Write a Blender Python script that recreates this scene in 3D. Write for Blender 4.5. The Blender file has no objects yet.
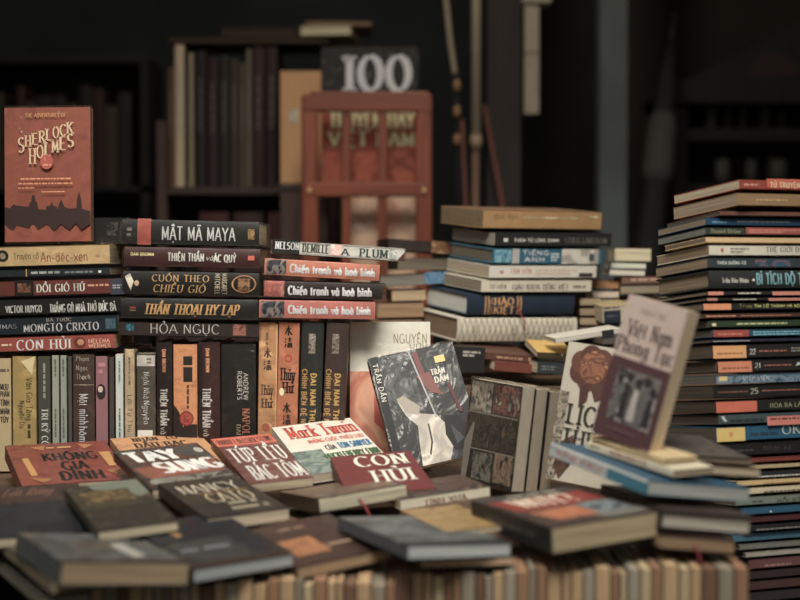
import bpy, bmesh, math, random, unicodedata
from mathutils import Vector, Matrix, noise
rnd = random.Random(7)
SC = bpy.context.scene
COL = SC.collection

# ------------------------------------------------------------------ camera, sky, light, exposure
F = 1300.0                       # focal length in pixels of an 800 px wide frame
CAMZ, HORIZON = 0.53, 265.0
PITCH = math.atan((300 - HORIZON) / F)
cam_d = bpy.data.cameras.new('camera')
cam = bpy.data.objects.new('camera', cam_d); COL.objects.link(cam)
cam.location = (0, 0, CAMZ)
cam.rotation_euler = (math.pi / 2 - PITCH, 0, 0)
cam_d.sensor_width = 36; cam_d.lens = F * 36 / 800
cam_d.clip_start = 0.05; cam_d.clip_end = 60
cam_d.dof.use_dof = True
cam_d.dof.focus_distance = 2.06
cam_d.dof.aperture_fstop = 2.4
SC.camera = cam

W = bpy.data.worlds.new('overcast_sky'); SC.world = W
W.use_nodes = True
nt = W.node_tree
bg = nt.nodes['Background']
tc = nt.nodes.new('ShaderNodeTexCoord'); sep = nt.nodes.new('ShaderNodeSeparateXYZ')
ramp = nt.nodes.new('ShaderNodeValToRGB')
nt.links.new(tc.outputs['Generated'], sep.inputs[0])
nt.links.new(sep.outputs['Z'], ramp.inputs[0])
ramp.color_ramp.elements[0].position = 0.0; ramp.color_ramp.elements[0].color = (0.16, 0.15, 0.14, 1)
ramp.color_ramp.elements[1].position = 0.7; ramp.color_ramp.elements[1].color = (1.0, 0.96, 0.9, 1)
nt.links.new(ramp.outputs[0], bg.inputs['Color'])
bg.inputs['Strength'].default_value = 0.38

def area(name, loc, target, sx, sy, power, color, spread):
    l = bpy.data.lights.new(name, 'AREA'); l.shape = 'RECTANGLE'; l.size = sx; l.size_y = sy
    l.energy = power; l.color = color; l.spread = math.radians(spread)
    o = bpy.data.objects.new(name, l); COL.objects.link(o); o.location = loc
    o.rotation_euler = (Vector(target) - Vector(loc)).to_track_quat('-Z', 'Y').to_euler()
    return o
area('added_daylight', (-0.08, 0.45, 2.3), (-0.05, 2.12, 0.4), 1.0, 0.8, 10.8, (1.0, 0.95, 0.87), 62)  # added area lamp standing in for daylight, narrowed to brighten the middle books
lb = bpy.data.lights.new('background_fill', 'POINT'); lb.energy = 25; lb.shadow_soft_size = .12; lb.color = (1.0, .9, .76)  # added fill lamp out of view, lifts the dark background
lbo = bpy.data.objects.new('background_fill', lb); COL.objects.link(lbo); lbo.location = (.1, 2.78, 2.35)

SC.view_settings.view_transform = 'Standard'
SC.view_settings.look = 'None'
SC.view_settings.exposure = 0.0
SC.view_settings.gamma = 1.0
SC.view_settings.use_curve_mapping = False

# ------------------------------------------------------------------ helpers: pixels to points
def V(*a): return Vector(a)
_fw = V(0, math.cos(PITCH), -math.sin(PITCH)); _up = V(0, math.sin(PITCH), math.cos(PITCH)); _rt = V(1, 0, 0)
CAM = V(0, 0, CAMZ)
def ray(px, py): return _fw + _rt * ((px - 400) / F) + _up * ((300 - py) / F)
def at(px, py, d):
    r = ray(px, py); return CAM + r * (d / r.y)
def hit(px, py, p0, n):
    r = ray(px, py); return CAM + r * ((p0 - CAM).dot(n) / r.dot(n))

# ------------------------------------------------------------------ materials
def lin(c):
    return tuple((x / 12.92 if x <= 0.04045 else ((x + 0.055) / 1.055) ** 2.4) for x in (v / 255 for v in c))
GAIN = 1.38
def albedo(c, g=GAIN):
    l = lin(c); y = .3 * l[0] + .6 * l[1] + .1 * l[2]
    return tuple(min(0.86, (x * .8 + y * .2) * g + .006) for x in l) + (1,)
_m = {}
def _new(key):
    m = bpy.data.materials.new('_'.join(str(k) for k in key[:1])); m.use_nodes = True
    return m, m.node_tree, m.node_tree.nodes['Principled BSDF']
def ink(c, rough=0.5, g=GAIN):
    """printed card or cloth: one colour with faint wear"""
    k = ('print', c, rough, g)
    if k in _m: return _m[k]
    m, t, b = _new(k)
    n = t.nodes.new('ShaderNodeTexNoise'); n.inputs['Scale'].default_value = 45; n.inputs['Detail'].default_value = 4
    tcd = t.nodes.new('ShaderNodeTexCoord'); t.links.new(tcd.outputs['Object'], n.inputs['Vector'])
    mx = t.nodes.new('ShaderNodeMix'); mx.data_type = 'RGBA'
    a = albedo(c, g)
    mx.inputs['A'].default_value = tuple(x * 0.86 for x in a[:3]) + (1,)
    mx.inputs['B'].default_value = tuple(min(.88, x * 1.12) for x in a[:3]) + (1,)
    t.links.new(n.outputs['Fac'], mx.inputs['Factor'])
    t.links.new(mx.outputs['Result'], b.inputs['Base Color'])
    b.inputs['Roughness'].default_value = rough; b.inputs['Specular IOR Level'].default_value = 0.3
    _m[k] = m; return m
def blotch(cols, scale=30, stretch=(1, 1, 1), g=GAIN, dist=1.5):
    """printed picture: a mottle of several colours"""
    k = ('picture_print', cols, scale, stretch, g)
    if k in _m: return _m[k]
    m, t, b = _new(k)
    tcd = t.nodes.new('ShaderNodeTexCoord'); mp = t.nodes.new('ShaderNodeMapping'); mp.inputs['Scale'].default_value = stretch
    n = t.nodes.new('ShaderNodeTexNoise'); n.inputs['Scale'].default_value = scale; n.inputs['Detail'].default_value = 5
    n.inputs['Distortion'].default_value = dist
    r = t.nodes.new('ShaderNodeValToRGB')
    t.links.new(tcd.outputs['Object'], mp.inputs[0]); t.links.new(mp.outputs[0], n.inputs['Vector']); t.links.new(n.outputs['Fac'], r.inputs[0])
    e = r.color_ramp.elements
    for i, c in enumerate(cols):
        p = 0.32 + 0.36 * i / max(1, len(cols) - 1)
        if i < 2: el = e[i]; el.position = p
        else: el = e.new(p)
        el.color = albedo(c, g)
    t.links.new(r.outputs[0], b.inputs['Base Color']); b.inputs['Roughness'].default_value = 0.42
    b.inputs['Specular IOR Level'].default_value = 0.3
    _m[k] = m; return m
def pages(c, axis, g=GAIN):
    """edges of a block of leaves; thin lines run across the thickness axis"""
    k = ('paper_edges', c, axis, g)
    if k in _m: return _m[k]
    m, t, b = _new(k)
    tcd = t.nodes.new('ShaderNodeTexCoord'); mp = t.nodes.new('ShaderNodeMapping')
    mp.inputs['Scale'].default_value = tuple(420 if a == axis else 7 for a in 'xyz')
    n = t.nodes.new('ShaderNodeTexNoise'); n.inputs['Scale'].default_value = 1; n.inputs['Detail'].default_value = 3
    t.links.new(tcd.outputs['Object'], mp.inputs[0]); t.links.new(mp.outputs[0], n.inputs['Vector'])
    r = t.nodes.new('ShaderNodeValToRGB'); a = albedo(c, g)
    r.color_ramp.elements[0].position = .3; r.color_ramp.elements[0].color = tuple(x * .62 for x in a[:3]) + (1,)
    r.color_ramp.elements[1].position = .62; r.color_ramp.elements[1].color = a
    t.links.new(n.outputs['Fac'], r.inputs[0]); t.links.new(r.outputs[0], b.inputs['Base Color'])
    bp = t.nodes.new('ShaderNodeBump'); bp.inputs['Strength'].default_value = .35; bp.inputs['Distance'].default_value = .001
    t.links.new(n.outputs['Fac'], bp.inputs['Height']); t.links.new(bp.outputs[0], b.inputs['Normal'])
    b.inputs['Roughness'].default_value = .9; b.inputs['Specular IOR Level'].default_value = .1
    _m[k] = m; return m
def wood(c, axis='x', rough=.45, g=GAIN):
    k = ('wood', c, axis, g)
    if k in _m: return _m[k]
    m, t, b = _new(k)
    tcd = t.nodes.new('ShaderNodeTexCoord'); mp = t.nodes.new('ShaderNodeMapping')
    mp.inputs['Scale'].default_value = tuple(4 if a == axis else 60 for a in 'xyz')
    n = t.nodes.new('ShaderNodeTexNoise'); n.inputs['Scale'].default_value = 1; n.inputs['Detail'].default_value = 6; n.inputs['Distortion'].default_value = .8
    t.links.new(tcd.outputs['Object'], mp.inputs[0]); t.links.new(mp.outputs[0], n.inputs['Vector'])
    r = t.nodes.new('ShaderNodeValToRGB'); a = albedo(c, g)
    r.color_ramp.elements[0].position = .3; r.color_ramp.elements[0].color = tuple(x * .6 for x in a[:3]) + (1,)
    r.color_ramp.elements[1].position = .7; r.color_ramp.elements[1].color = tuple(min(.85, x * 1.15) for x in a[:3]) + (1,)
    t.links.new(n.outputs['Fac'], r.inputs[0]); t.links.new(r.outputs[0], b.inputs['Base Color'])
    b.inputs['Roughness'].default_value = rough
    _m[k] = m; return m
def plaster(c, scale=3, g=GAIN):
    k = ('plaster', c, scale, g)
    if k in _m: return _m[k]
    m, t, b = _new(k)
    tcd = t.nodes.new('ShaderNodeTexCoord')
    n = t.nodes.new('ShaderNodeTexNoise'); n.inputs['Scale'].default_value = scale; n.inputs['Detail'].default_value = 8
    t.links.new(tcd.outputs['Object'], n.inputs['Vector'])
    r = t.nodes.new('ShaderNodeValToRGB'); a = albedo(c, g)
    r.color_ramp.elements[0].position = .35; r.color_ramp.elements[0].color = tuple(x * .7 for x in a[:3]) + (1,)
    r.color_ramp.elements[1].position = .65; r.color_ramp.elements[1].color = tuple(min(.85, x * 1.2) for x in a[:3]) + (1,)
    t.links.new(n.outputs['Fac'], r.inputs[0]); t.links.new(r.outputs[0], b.inputs['Base Color'])
    b.inputs['Roughness'].default_value = .9
    _m[k] = m; return m
def film(st=1.0):
    k = ('clear_film', st)
    if k in _m: return _m[k]
    m = bpy.data.materials.new('clear_film'); m.use_nodes = True; t = m.node_tree
    t.nodes.clear()
    out = t.nodes.new('ShaderNodeOutputMaterial'); mix = t.nodes.new('ShaderNodeMixShader')
    tr = t.nodes.new('ShaderNodeBsdfTransparent'); gl = t.nodes.new('ShaderNodeBsdfGlossy'); gl.inputs['Roughness'].default_value = .22
    gl.inputs['Color'].default_value = (1, .97, .92, 1)
    lw = t.nodes.new('ShaderNodeLayerWeight'); lw.inputs['Blend'].default_value = .3
    mr = t.nodes.new('ShaderNodeMapRange'); mr.inputs['To Min'].default_value = .04 * st; mr.inputs['To Max'].default_value = .5 * st
    tcd = t.nodes.new('ShaderNodeTexCoord'); mp = t.nodes.new('ShaderNodeMapping')
    mp.inputs['Rotation'].default_value = (.5, .7, .6); mp.inputs['Scale'].default_value = (14, 46, 10)
    n = t.nodes.new('ShaderNodeTexNoise'); n.inputs['Scale'].default_value = 1; n.inputs['Detail'].default_value = 3; n.inputs['Distortion'].default_value = 1.6
    bp = t.nodes.new('ShaderNodeBump'); bp.inputs['Strength'].default_value = .9; bp.inputs['Distance'].default_value = .009
    t.links.new(tcd.outputs['Object'], mp.inputs[0]); t.links.new(mp.outputs[0], n.inputs['Vector'])
    t.links.new(n.outputs['Fac'], bp.inputs['Height'])
    t.links.new(bp.outputs[0], gl.inputs['Normal']); t.links.new(bp.outputs[0], lw.inputs['Normal'])
    t.links.new(lw.outputs['Fresnel'], mr.inputs['Value']); t.links.new(mr.outputs[0], mix.inputs[0])
    t.links.new(tr.outputs[0], mix.inputs[1]); t.links.new(gl.outputs[0], mix.inputs[2]); t.links.new(mix.outputs[0], out.inputs[0])
    _m[k] = m; return m

# ------------------------------------------------------------------ lettering: a small pen-drawn alphabet
def L(a, b, c, d): return ('L', a, b, c, d)
def A(cx, cy, rx, ry, a0, a1): return ('A', cx, cy, rx, ry, a0, a1)
GL = {
 'A': (.72, [L(0,0,.36,1), L(.36,1,.72,0), L(.13,.34,.59,.34)]),
 'B': (.66, [L(.1,0,.1,1), L(.1,1,.32,1), A(.32,.75,.24,.25,90,-90), L(.1,.5,.32,.5), A(.33,.25,.28,.25,90,-90), L(.1,0,.33,0)]),
 'C': (.72, [A(.42,.5,.36,.5,45,315)]),
 'D': (.74, [L(.1,0,.1,1), L(.1,1,.3,1), A(.3,.5,.38,.5,90,-90), L(.1,0,.3,0)]),
 'E': (.6, [L(.1,0,.1,1), L(.1,1,.55,1), L(.1,.52,.46,.52), L(.1,0,.58,0)]),
 'F': (.56, [L(.1,0,.1,1), L(.1,1,.54,1), L(.1,.52,.44,.52)]),
 'G': (.78, [A(.42,.5,.36,.5,48,320), L(.72,.42,.72,.1), L(.48,.42,.72,.42)]),
 'H': (.74, [L(.1,0,.1,1), L(.64,0,.64,1), L(.1,.52,.64,.52)]),
 'I': (.22, [L(.11,0,.11,1)]),
 'J': (.44, [L(.34,1,.34,.25), A(.18,.25,.16,.25,360,190)]),
 'K': (.68, [L(.1,0,.1,1), L(.1,.4,.6,1), L(.26,.6,.66,0)]),
 'L': (.56, [L(.1,0,.1,1), L(.1,0,.54,0)]),
 'M': (.86, [L(.1,0,.1,1), L(.1,1,.43,.15), L(.43,.15,.76,1), L(.76,1,.76,0)]),
 'N': (.74, [L(.1,0,.1,1), L(.1,1,.64,0), L(.64,0,.64,1)]),
 'O': (.82, [A(.41,.5,.36,.5,0,360)]),
 'P': (.62, [L(.1,0,.1,1), L(.1,1,.32,1), A(.32,.73,.25,.27,90,-90), L(.1,.46,.32,.46)]),
 'Q': (.84, [A(.41,.5,.36,.5,0,360), L(.5,.25,.8,-.1)]),
 'R': (.68, [L(.1,0,.1,1), L(.1,1,.32,1), A(.32,.74,.24,.26,90,-90), L(.1,.48,.32,.48), L(.3,.48,.66,0)]),
 'S': (.6, [A(.31,.75,.23,.25,35,270), A(.31,.25,.24,.25,90,-145)]),
 'T': (.66, [L(.33,0,.33,1), L(0,1,.66,1)]),
 'U': (.74, [L(.1,1,.1,.3), A(.37,.3,.27,.3,180,360), L(.64,.3,.64,1)]),
 'V': (.7, [L(0,1,.35,0), L(.35,0,.7,1)]),
 'W': (.98, [L(0,1,.24,0), L(.24,0,.49,1), L(.49,1,.74,0), L(.74,0,.98,1)]),
 'X': (.68, [L(0,1,.68,0), L(0,0,.68,1)]),
 'Y': (.68, [L(0,1,.34,.48), L(.68,1,.34,.48), L(.34,.48,.34,0)]),
 'Z': (.62, [L(.02,1,.6,1), L(.6,1,.02,0), L(.02,0,.62,0)]),
 'a': (.58, [A(.28,.32,.21,.32,0,360), L(.5,0,.5,.64)]),
 'b': (.58, [L(.1,0,.1,1), A(.31,.32,.21,.32,0,360)]),
 'c': (.52, [A(.3,.32,.23,.32,50,310)]),
 'd': (.58, [A(.28,.32,.21,.32,0,360), L(.5,0,.5,1)]),
 'e': (.56, [A(.29,.32,.23,.32,5,310), L(.06,.34,.52,.34)]),
 'f': (.36, [L(.16,0,.16,.8), A(.3,.8,.14,.18,180,60), L(.02,.62,.34,.62)]),
 'g': (.58, [A(.28,.34,.21,.3,0,360), L(.5,.64,.5,-.12), A(.28,-.12,.22,.18,360,190)]),
 'h': (.58, [L(.1,0,.1,1), A(.3,.42,.2,.23,180,0), L(.5,.42,.5,0)]),
 'i': (.22, [L(.11,0,.11,.64), L(.11,.82,.11,.94)]),
 'j': (.26, [L(.16,.64,.16,-.1), A(.04,-.1,.12,.15,360,250), L(.16,.82,.16,.94)]),
 'k': (.54, [L(.1,0,.1,1), L(.1,.26,.48,.64), L(.22,.4,.52,0)]),
 'l': (.22, [L(.11,0,.11,1)]),
 'm': (.86, [L(.1,0,.1,.64), A(.27,.42,.17,.23,180,0), L(.44,.42,.44,0), A(.61,.42,.17,.23,180,0), L(.78,.42,.78,0)]),
 'n': (.58, [L(.1,0,.1,.64), A(.3,.42,.2,.23,180,0), L(.5,.42,.5,0)]),
 'o': (.56, [A(.28,.32,.23,.32,0,360)]),
 'p': (.58, [L(.1,-.3,.1,.64), A(.31,.32,.21,.32,0,360)]),
 'q': (.58, [A(.28,.32,.21,.32,0,360), L(.5,-.3,.5,.64)]),
 'r': (.4, [L(.1,0,.1,.64), A(.28,.4,.18,.24,180,50)]),
 's': (.46, [A(.24,.48,.17,.16,35,270), A(.24,.16,.18,.16,90,-145)]),
 't': (.36, [L(.16,.1,.16,.86), A(.27,.12,.11,.12,180,300), L(.02,.62,.34,.62)]),
 'u': (.58, [L(.1,.64,.1,.22), A(.3,.22,.2,.22,180,360), L(.5,0,.5,.64)]),
 'v': (.52, [L(0,.64,.26,0), L(.26,0,.52,.64)]),
 'w': (.78, [L(0,.64,.2,0), L(.2,0,.39,.64), L(.39,.64,.58,0), L(.58,0,.78,.64)]),
 'x': (.5, [L(0,.64,.5,0), L(0,0,.5,.64)]),
 'y': (.52, [L(0,.64,.26,0), L(.52,.64,.16,-.3)]),
 'z': (.48, [L(.02,.64,.46,.64), L(.46,.64,.02,0), L(.02,0,.48,0)]),
 '0': (.74, [A(.37,.5,.32,.5,0,360)]),
 '1': (.34, [L(.2,0,.2,1), L(.2,1,.04,.84)]),
 '2': (.6, [A(.3,.72,.24,.28,170,-30), L(.5,.58,.04,0), L(.04,0,.58,0)]),
 '5': (.6, [L(.12,1,.52,1), L(.12,1,.1,.55), A(.3,.3,.26,.3,140,-150)]),
 '?': (.5, [A(.25,.75,.2,.25,170,-70), L(.27,.5,.27,.28), L(.27,.0,.27,.1)]),
 '-': (.4, [L(.04,.34,.36,.34)]), '.': (.2, [L(.1,0,.1,.1)]), '~': (.5, [L(.04,.4,.46,.52)]), ' ': (.34, []),
 # brush-written column characters, drawn as plain strokes
 '\u6c34': (1, [L(.5,0,.5,1), L(.1,.7,.4,.7), L(.4,.7,.08,.15), L(.85,.8,.55,.55), L(.52,.5,.95,.08)]),
 '\u6d52': (1, [L(.08,.9,.2,.78), L(.04,.6,.16,.5), L(.04,.05,.22,.35), L(.35,.88,.95,.88), L(.64,1,.64,.6), L(.4,.66,.9,.66), L(.35,.45,.95,.45), L(.5,.45,.4,0), L(.65,.45,.62,0), L(.8,.45,.9,.02)]),
}
STY = {'serif': (.17, .055, True), 'serifb': (.23, .08, True), 'sans': (.15, .13, False), 'sansb': (.24, .2, False),
       'light': (.085, .07, False), 'lights': (.1, .045, True), 'script': (.1, .05, False), 'fat': (.3, .24, False), 'deco': (.19, .06, False)}
MARK = {'\u0301': [L(-.1,.06,.12,.24)], '\u0300': [L(.1,.06,-.12,.24)], '\u0303': [L(-.2,.08,-.06,.18), L(-.06,.18,.07,.08), L(.07,.08,.2,.18)],
        '\u0302': [L(-.16,.05,0,.2), L(0,.2,.16,.05)], '\u0306': [A(0,.2,.16,.14,180,360)], '\u0309': [A(0,.17,.08,.08,160,-90)],
        '\u0323': [L(0,-.2,0,-.1)], '\u031b': [L(.28,-.1,.38,.08)]}
def text_polys(s, w, h, style, shear=0.0):
    """polygons of the lettering filling a w x h box (metres), cap height = h"""
    thick, thin, serif = STY[style]
    gap = .16 if style not in ('light', 'lights') else .12
    items, x = [], 0.0
    for ch in s:
        if ch in 'Đđ': base, marks = ('D' if ch == 'Đ' else 'd'), 'bar'
        else:
            d = unicodedata.normalize('NFD', ch); base, marks = d[0], d[1:]
        gw, st = GL.get(base, GL['-'])
        items.append((x, base, gw, st, marks)); x += gw + gap
    tot = max(.1, x - gap)
    kx = (w / h) / tot
    th, tn = thick * min(1, kx * 1.15), thin * min(1, max(.6, kx))
    polys = []
    def seg(p, q, ext=0.0):
        dx, dy = q[0] - p[0], q[1] - p[1]; ln = math.hypot(dx, dy)
        if ln < 1e-6: return
        ang = math.atan2(dy, dx); k = abs(math.sin(ang - .22)); wd = (tn + (th - tn) * k ** 1.5) / 2
        ux, uy = dx / ln, dy / ln; nx, ny = -uy * wd, ux * wd
        p = (p[0] - ux * ext, p[1] - uy * ext); q = (q[0] + ux * ext, q[1] + uy * ext)
        polys.append([(p[0] + nx, p[1] + ny), (q[0] + nx, q[1] + ny), (q[0] - nx, q[1] - ny), (p[0] - nx, p[1] - ny)][::-1])
    def draw(st, ox, oy=0.0, sfs=True):
        for q in st:
            if q[0] == 'L':
                a, b = ((ox + q[1]) * kx, oy + q[2]), ((ox + q[3]) * kx, oy + q[4])
                seg(a, b)
                steep = abs(b[1] - a[1]) > .5 * abs(b[0] - a[0]) and abs(b[1] - a[1]) > .3
                if serif and sfs and steep:
                    for e in (a, b):
                        if abs(e[1]) < .01 or abs(e[1] - 1) < .01 or abs(e[1] - .64) < .01:
                            yy = min(max(e[1], .035), .965) if e[1] > .9 or e[1] < .1 else e[1] - .03
                            hw = th * .95
                            polys.append([(e[0] - hw, yy - .035), (e[0] + hw, yy - .035), (e[0] + hw, yy + .035), (e[0] - hw, yy + .035)])
            else:
                _, cx, cy, rx, ry, a0, a1 = q
                n = max(5, int(abs(a1 - a0) / 26)); pr = None
                for i in range(n + 1):
                    a = math.radians(a0 + (a1 - a0) * i / n)
                    c = ((ox + cx + rx * math.cos(a)) * kx, oy + cy + ry * math.sin(a))
                    if pr: seg(pr, c, .008)
                    pr = c
    for ox, base, gw, st, marks in items:
        draw(st, ox)
        if marks == 'bar': draw([L(-.06, .52 if base == 'D' else .84, .3, .52 if base == 'D' else .84)], ox, 0, False)
        elif marks:
            top = 1.0 if (base.isupper() or base in 'bdhklt') else .66
            sc = 1.0
            for mk in marks:
                if mk in MARK:
                    oy = 0 if mk == '\u0323' else top
                    draw(MARK[mk], ox + gw / 2 + (.12 if (mk in '\u0301\u0300\u0309' and len(marks) > 1) else 0), oy + (.12 if (len(marks) > 1 and mk in '\u0301\u0300\u0309\u0303') else 0), False)
    return [[((px + shear * py) * h, py * h) for px, py in p] for p in polys]

# ------------------------------------------------------------------ mesh building
class MB:
    def __init__(s): s.v, s.f, s.mi, s.mats = [], [], [], []
    def slot(s, m):
        if m not in s.mats: s.mats.append(m)
        return s.mats.index(m)
    def poly(s, pts, m):
        b = len(s.v); s.v += [tuple(p) for p in pts]; s.f.append(tuple(range(b, b + len(pts)))); s.mi.append(s.slot(m))
    def box(s, lo, hi, m):
        (x0, y0, z0), (x1, y1, z1) = lo, hi
        c = [(x0,y0,z0),(x1,y0,z0),(x1,y1,z0),(x0,y1,z0),(x0,y0,z1),(x1,y0,z1),(x1,y1,z1),(x0,y1,z1)]
        b = len(s.v); s.v += c; k = s.slot(m)
        for f in ((0,3,2,1),(4,5,6,7),(0,1,5,4),(1,2,6,5),(2,3,7,6),(3,0,4,7)):
            s.f.append(tuple(b + i for i in f)); s.mi.append(k)
    def gbox(s, lo, hi, nx, ny, nz, m, fn=None):
        """box with gridded faces; fn displaces a vertex"""
        k = s.slot(m)
        def grid(o, a, bb, na, nb):
            b = len(s.v)
            for j in range(nb + 1):
                for i in range(na + 1):
                    p = Vector(o) + Vector(a) * (i / na) + Vector(bb) * (j / nb)
                    s.v.append(tuple(fn(p) if fn else p))
            for j in range(nb):
                for i in range(na):
                    q = b + j * (na + 1) + i
                    s.f.append((q, q + 1, q + na + 2, q + na + 1)); s.mi.append(k)
        (x0,y0,z0),(x1,y1,z1) = lo, hi; X, Y, Z = x1-x0, y1-y0, z1-z0
        grid((x0,y0,z0),(X,0,0),(0,0,Z),nx,nz); grid((x1,y1,z0),(-X,0,0),(0,0,Z),nx,nz)
        grid((x0,y1,z0),(0,-Y,0),(0,0,Z),ny,nz); grid((x1,y0,z0),(0,Y,0),(0,0,Z),ny,nz)
        grid((x0,y0,z1),(X,0,0),(0,Y,0),nx,ny); grid((x0,y1,z0),(X,0,0),(0,-Y,0),nx,ny)
    def tube(s, pts, r, m, n=10):
        k = s.slot(m); pts = [Vector(p) for p in pts]; rings = []
        for i, p in enumerate(pts):
            t = (pts[min(i + 1, len(pts) - 1)] - pts[max(i - 1, 0)]).normalized()
            u = t.cross(V(0, 0, 1) if abs(t.z) < .9 else V(1, 0, 0)).normalized(); w = t.cross(u)
            rr = r[i] if isinstance(r, (list, tuple)) else r
            b = len(s.v); rings.append(b)
            s.v += [tuple(p + (u * math.cos(2*math.pi*j/n) + w * math.sin(2*math.pi*j/n)) * rr) for j in range(n)]
        for a, b in zip(rings, rings[1:]):
            for j in range(n):
                s.f.append((a + j, a + (j+1) % n, b + (j+1) % n, b + j)); s.mi.append(k)
        s.f.append(tuple(rings[0] + j for j in range(n))[::-1]); s.mi.append(k)
        s.f.append(tuple(rings[-1] + j for j in range(n))); s.mi.append(k)
    def build(s, name, parent=None, smooth=False, merge=False, bevel=0):
        me = bpy.data.meshes.new(name); me.from_pydata(s.v, [], s.f)
        for m in s.mats: me.materials.append(m)
        me.polygons.foreach_set('material_index', s.mi)
        if merge:
            bm = bmesh.new(); bm.from_mesh(me); bmesh.ops.remove_doubles(bm, verts=bm.verts, dist=1e-5); bmesh.ops.recalc_face_normals(bm, faces=bm.faces); bm.to_mesh(me); bm.free()
        if smooth: me.polygons.foreach_set('use_smooth', [True] * len(me.polygons))
        me.update()
        o = bpy.data.objects.new(name, me); COL.objects.link(o)
        if parent: o.parent = parent
        if bevel:
            md = o.modifiers.new('bevel', 'BEVEL'); md.width = bevel; md.segments = 2; md.limit_method = 'ANGLE'
        return o
def tag(o, label, cat, group=None, kind=None):
    o['label'] = label; o['category'] = cat
    if group: o['group'] = group
    if kind: o['kind'] = kind
    return o
def empty(name, mw, label, cat, group=None):
    o = bpy.data.objects.new(name, None); COL.objects.link(o); o.empty_display_size = .05
    o.matrix_world = mw
    return tag(o, label, cat, group)
def struct(o): o['kind'] = 'structure'; return o

# ------------------------------------------------------------------ box frames: origin front-bottom-left, X right, Y back, Z up
class Fr:
    def __init__(s, O, X, Y, Z, sx, sy, sz): s.O, s.X, s.Y, s.Z, s.s = O, X, Y, Z, (sx, sy, sz)
    def mw(s):
        m = Matrix((s.X, s.Y, s.Z)).transposed().to_4x4(); m.translation = s.O; return m
    def shifted(s, d): return Fr(s.O + d, s.X, s.Y, s.Z, *s.s)
def f_lying(xl, yl, xr, yr, t, d, yaw, depth, pitch=0, lean=0):
    P = at(xl, yl, d); r = ray(xr, yr); c, sn = math.cos(math.radians(yaw)), math.sin(math.radians(yaw))
    k = ((P.x - CAM.x) * sn - (P.y - CAM.y) * c) / (r.x * sn - r.y * c)
    Q = CAM + r * k; X = (Q - P); sx = X.length; X.normalize()
    Y = V(-sn, c, 0); Z = X.cross(Y).normalized(); Y = Z.cross(X)
    if lean:
        R = Matrix.Rotation(math.radians(lean), 3, Y); X, Z = R @ X, R @ Z
    if pitch:
        R = Matrix.Rotation(math.radians(pitch), 3, X); Y, Z = R @ Y, R @ Z
    return Fr(P + Z * .0011, X, Y, Z, sx, depth, t * d / F - .0022)
def f_flat(FL, FR_, BL, d, pitch, roll, t):
    P = at(FL[0], FL[1], d)
    n = Matrix.Rotation(math.radians(pitch), 3, 'X') @ (Matrix.Rotation(math.radians(roll), 3, 'Y') @ V(0, 0, 1))
    a = hit(FR_[0], FR_[1], P, n) - P; b = hit(BL[0], BL[1], P, n) - P
    X = a.normalized(); Y = n.cross(X).normalized(); sy = b.dot(Y)
    return Fr(P - n * t, X, Y, n, a.length, sy, t)
def f_up(BL, BR, TL, d, yaw, lean, t):
    P = at(BL[0], BL[1], d); y, l = math.radians(yaw), math.radians(lean)
    n = V(math.sin(y) * math.cos(l), -math.cos(y) * math.cos(l), math.sin(l))
    a = hit(BR[0], BR[1], P, n) - P; b = hit(TL[0], TL[1], P, n) - P
    Z = b.normalized(); Yb = -n; X = Yb.cross(Z).normalized()
    return Fr(P, X, Yb, Z, a.dot(X), t, b.length)

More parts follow.
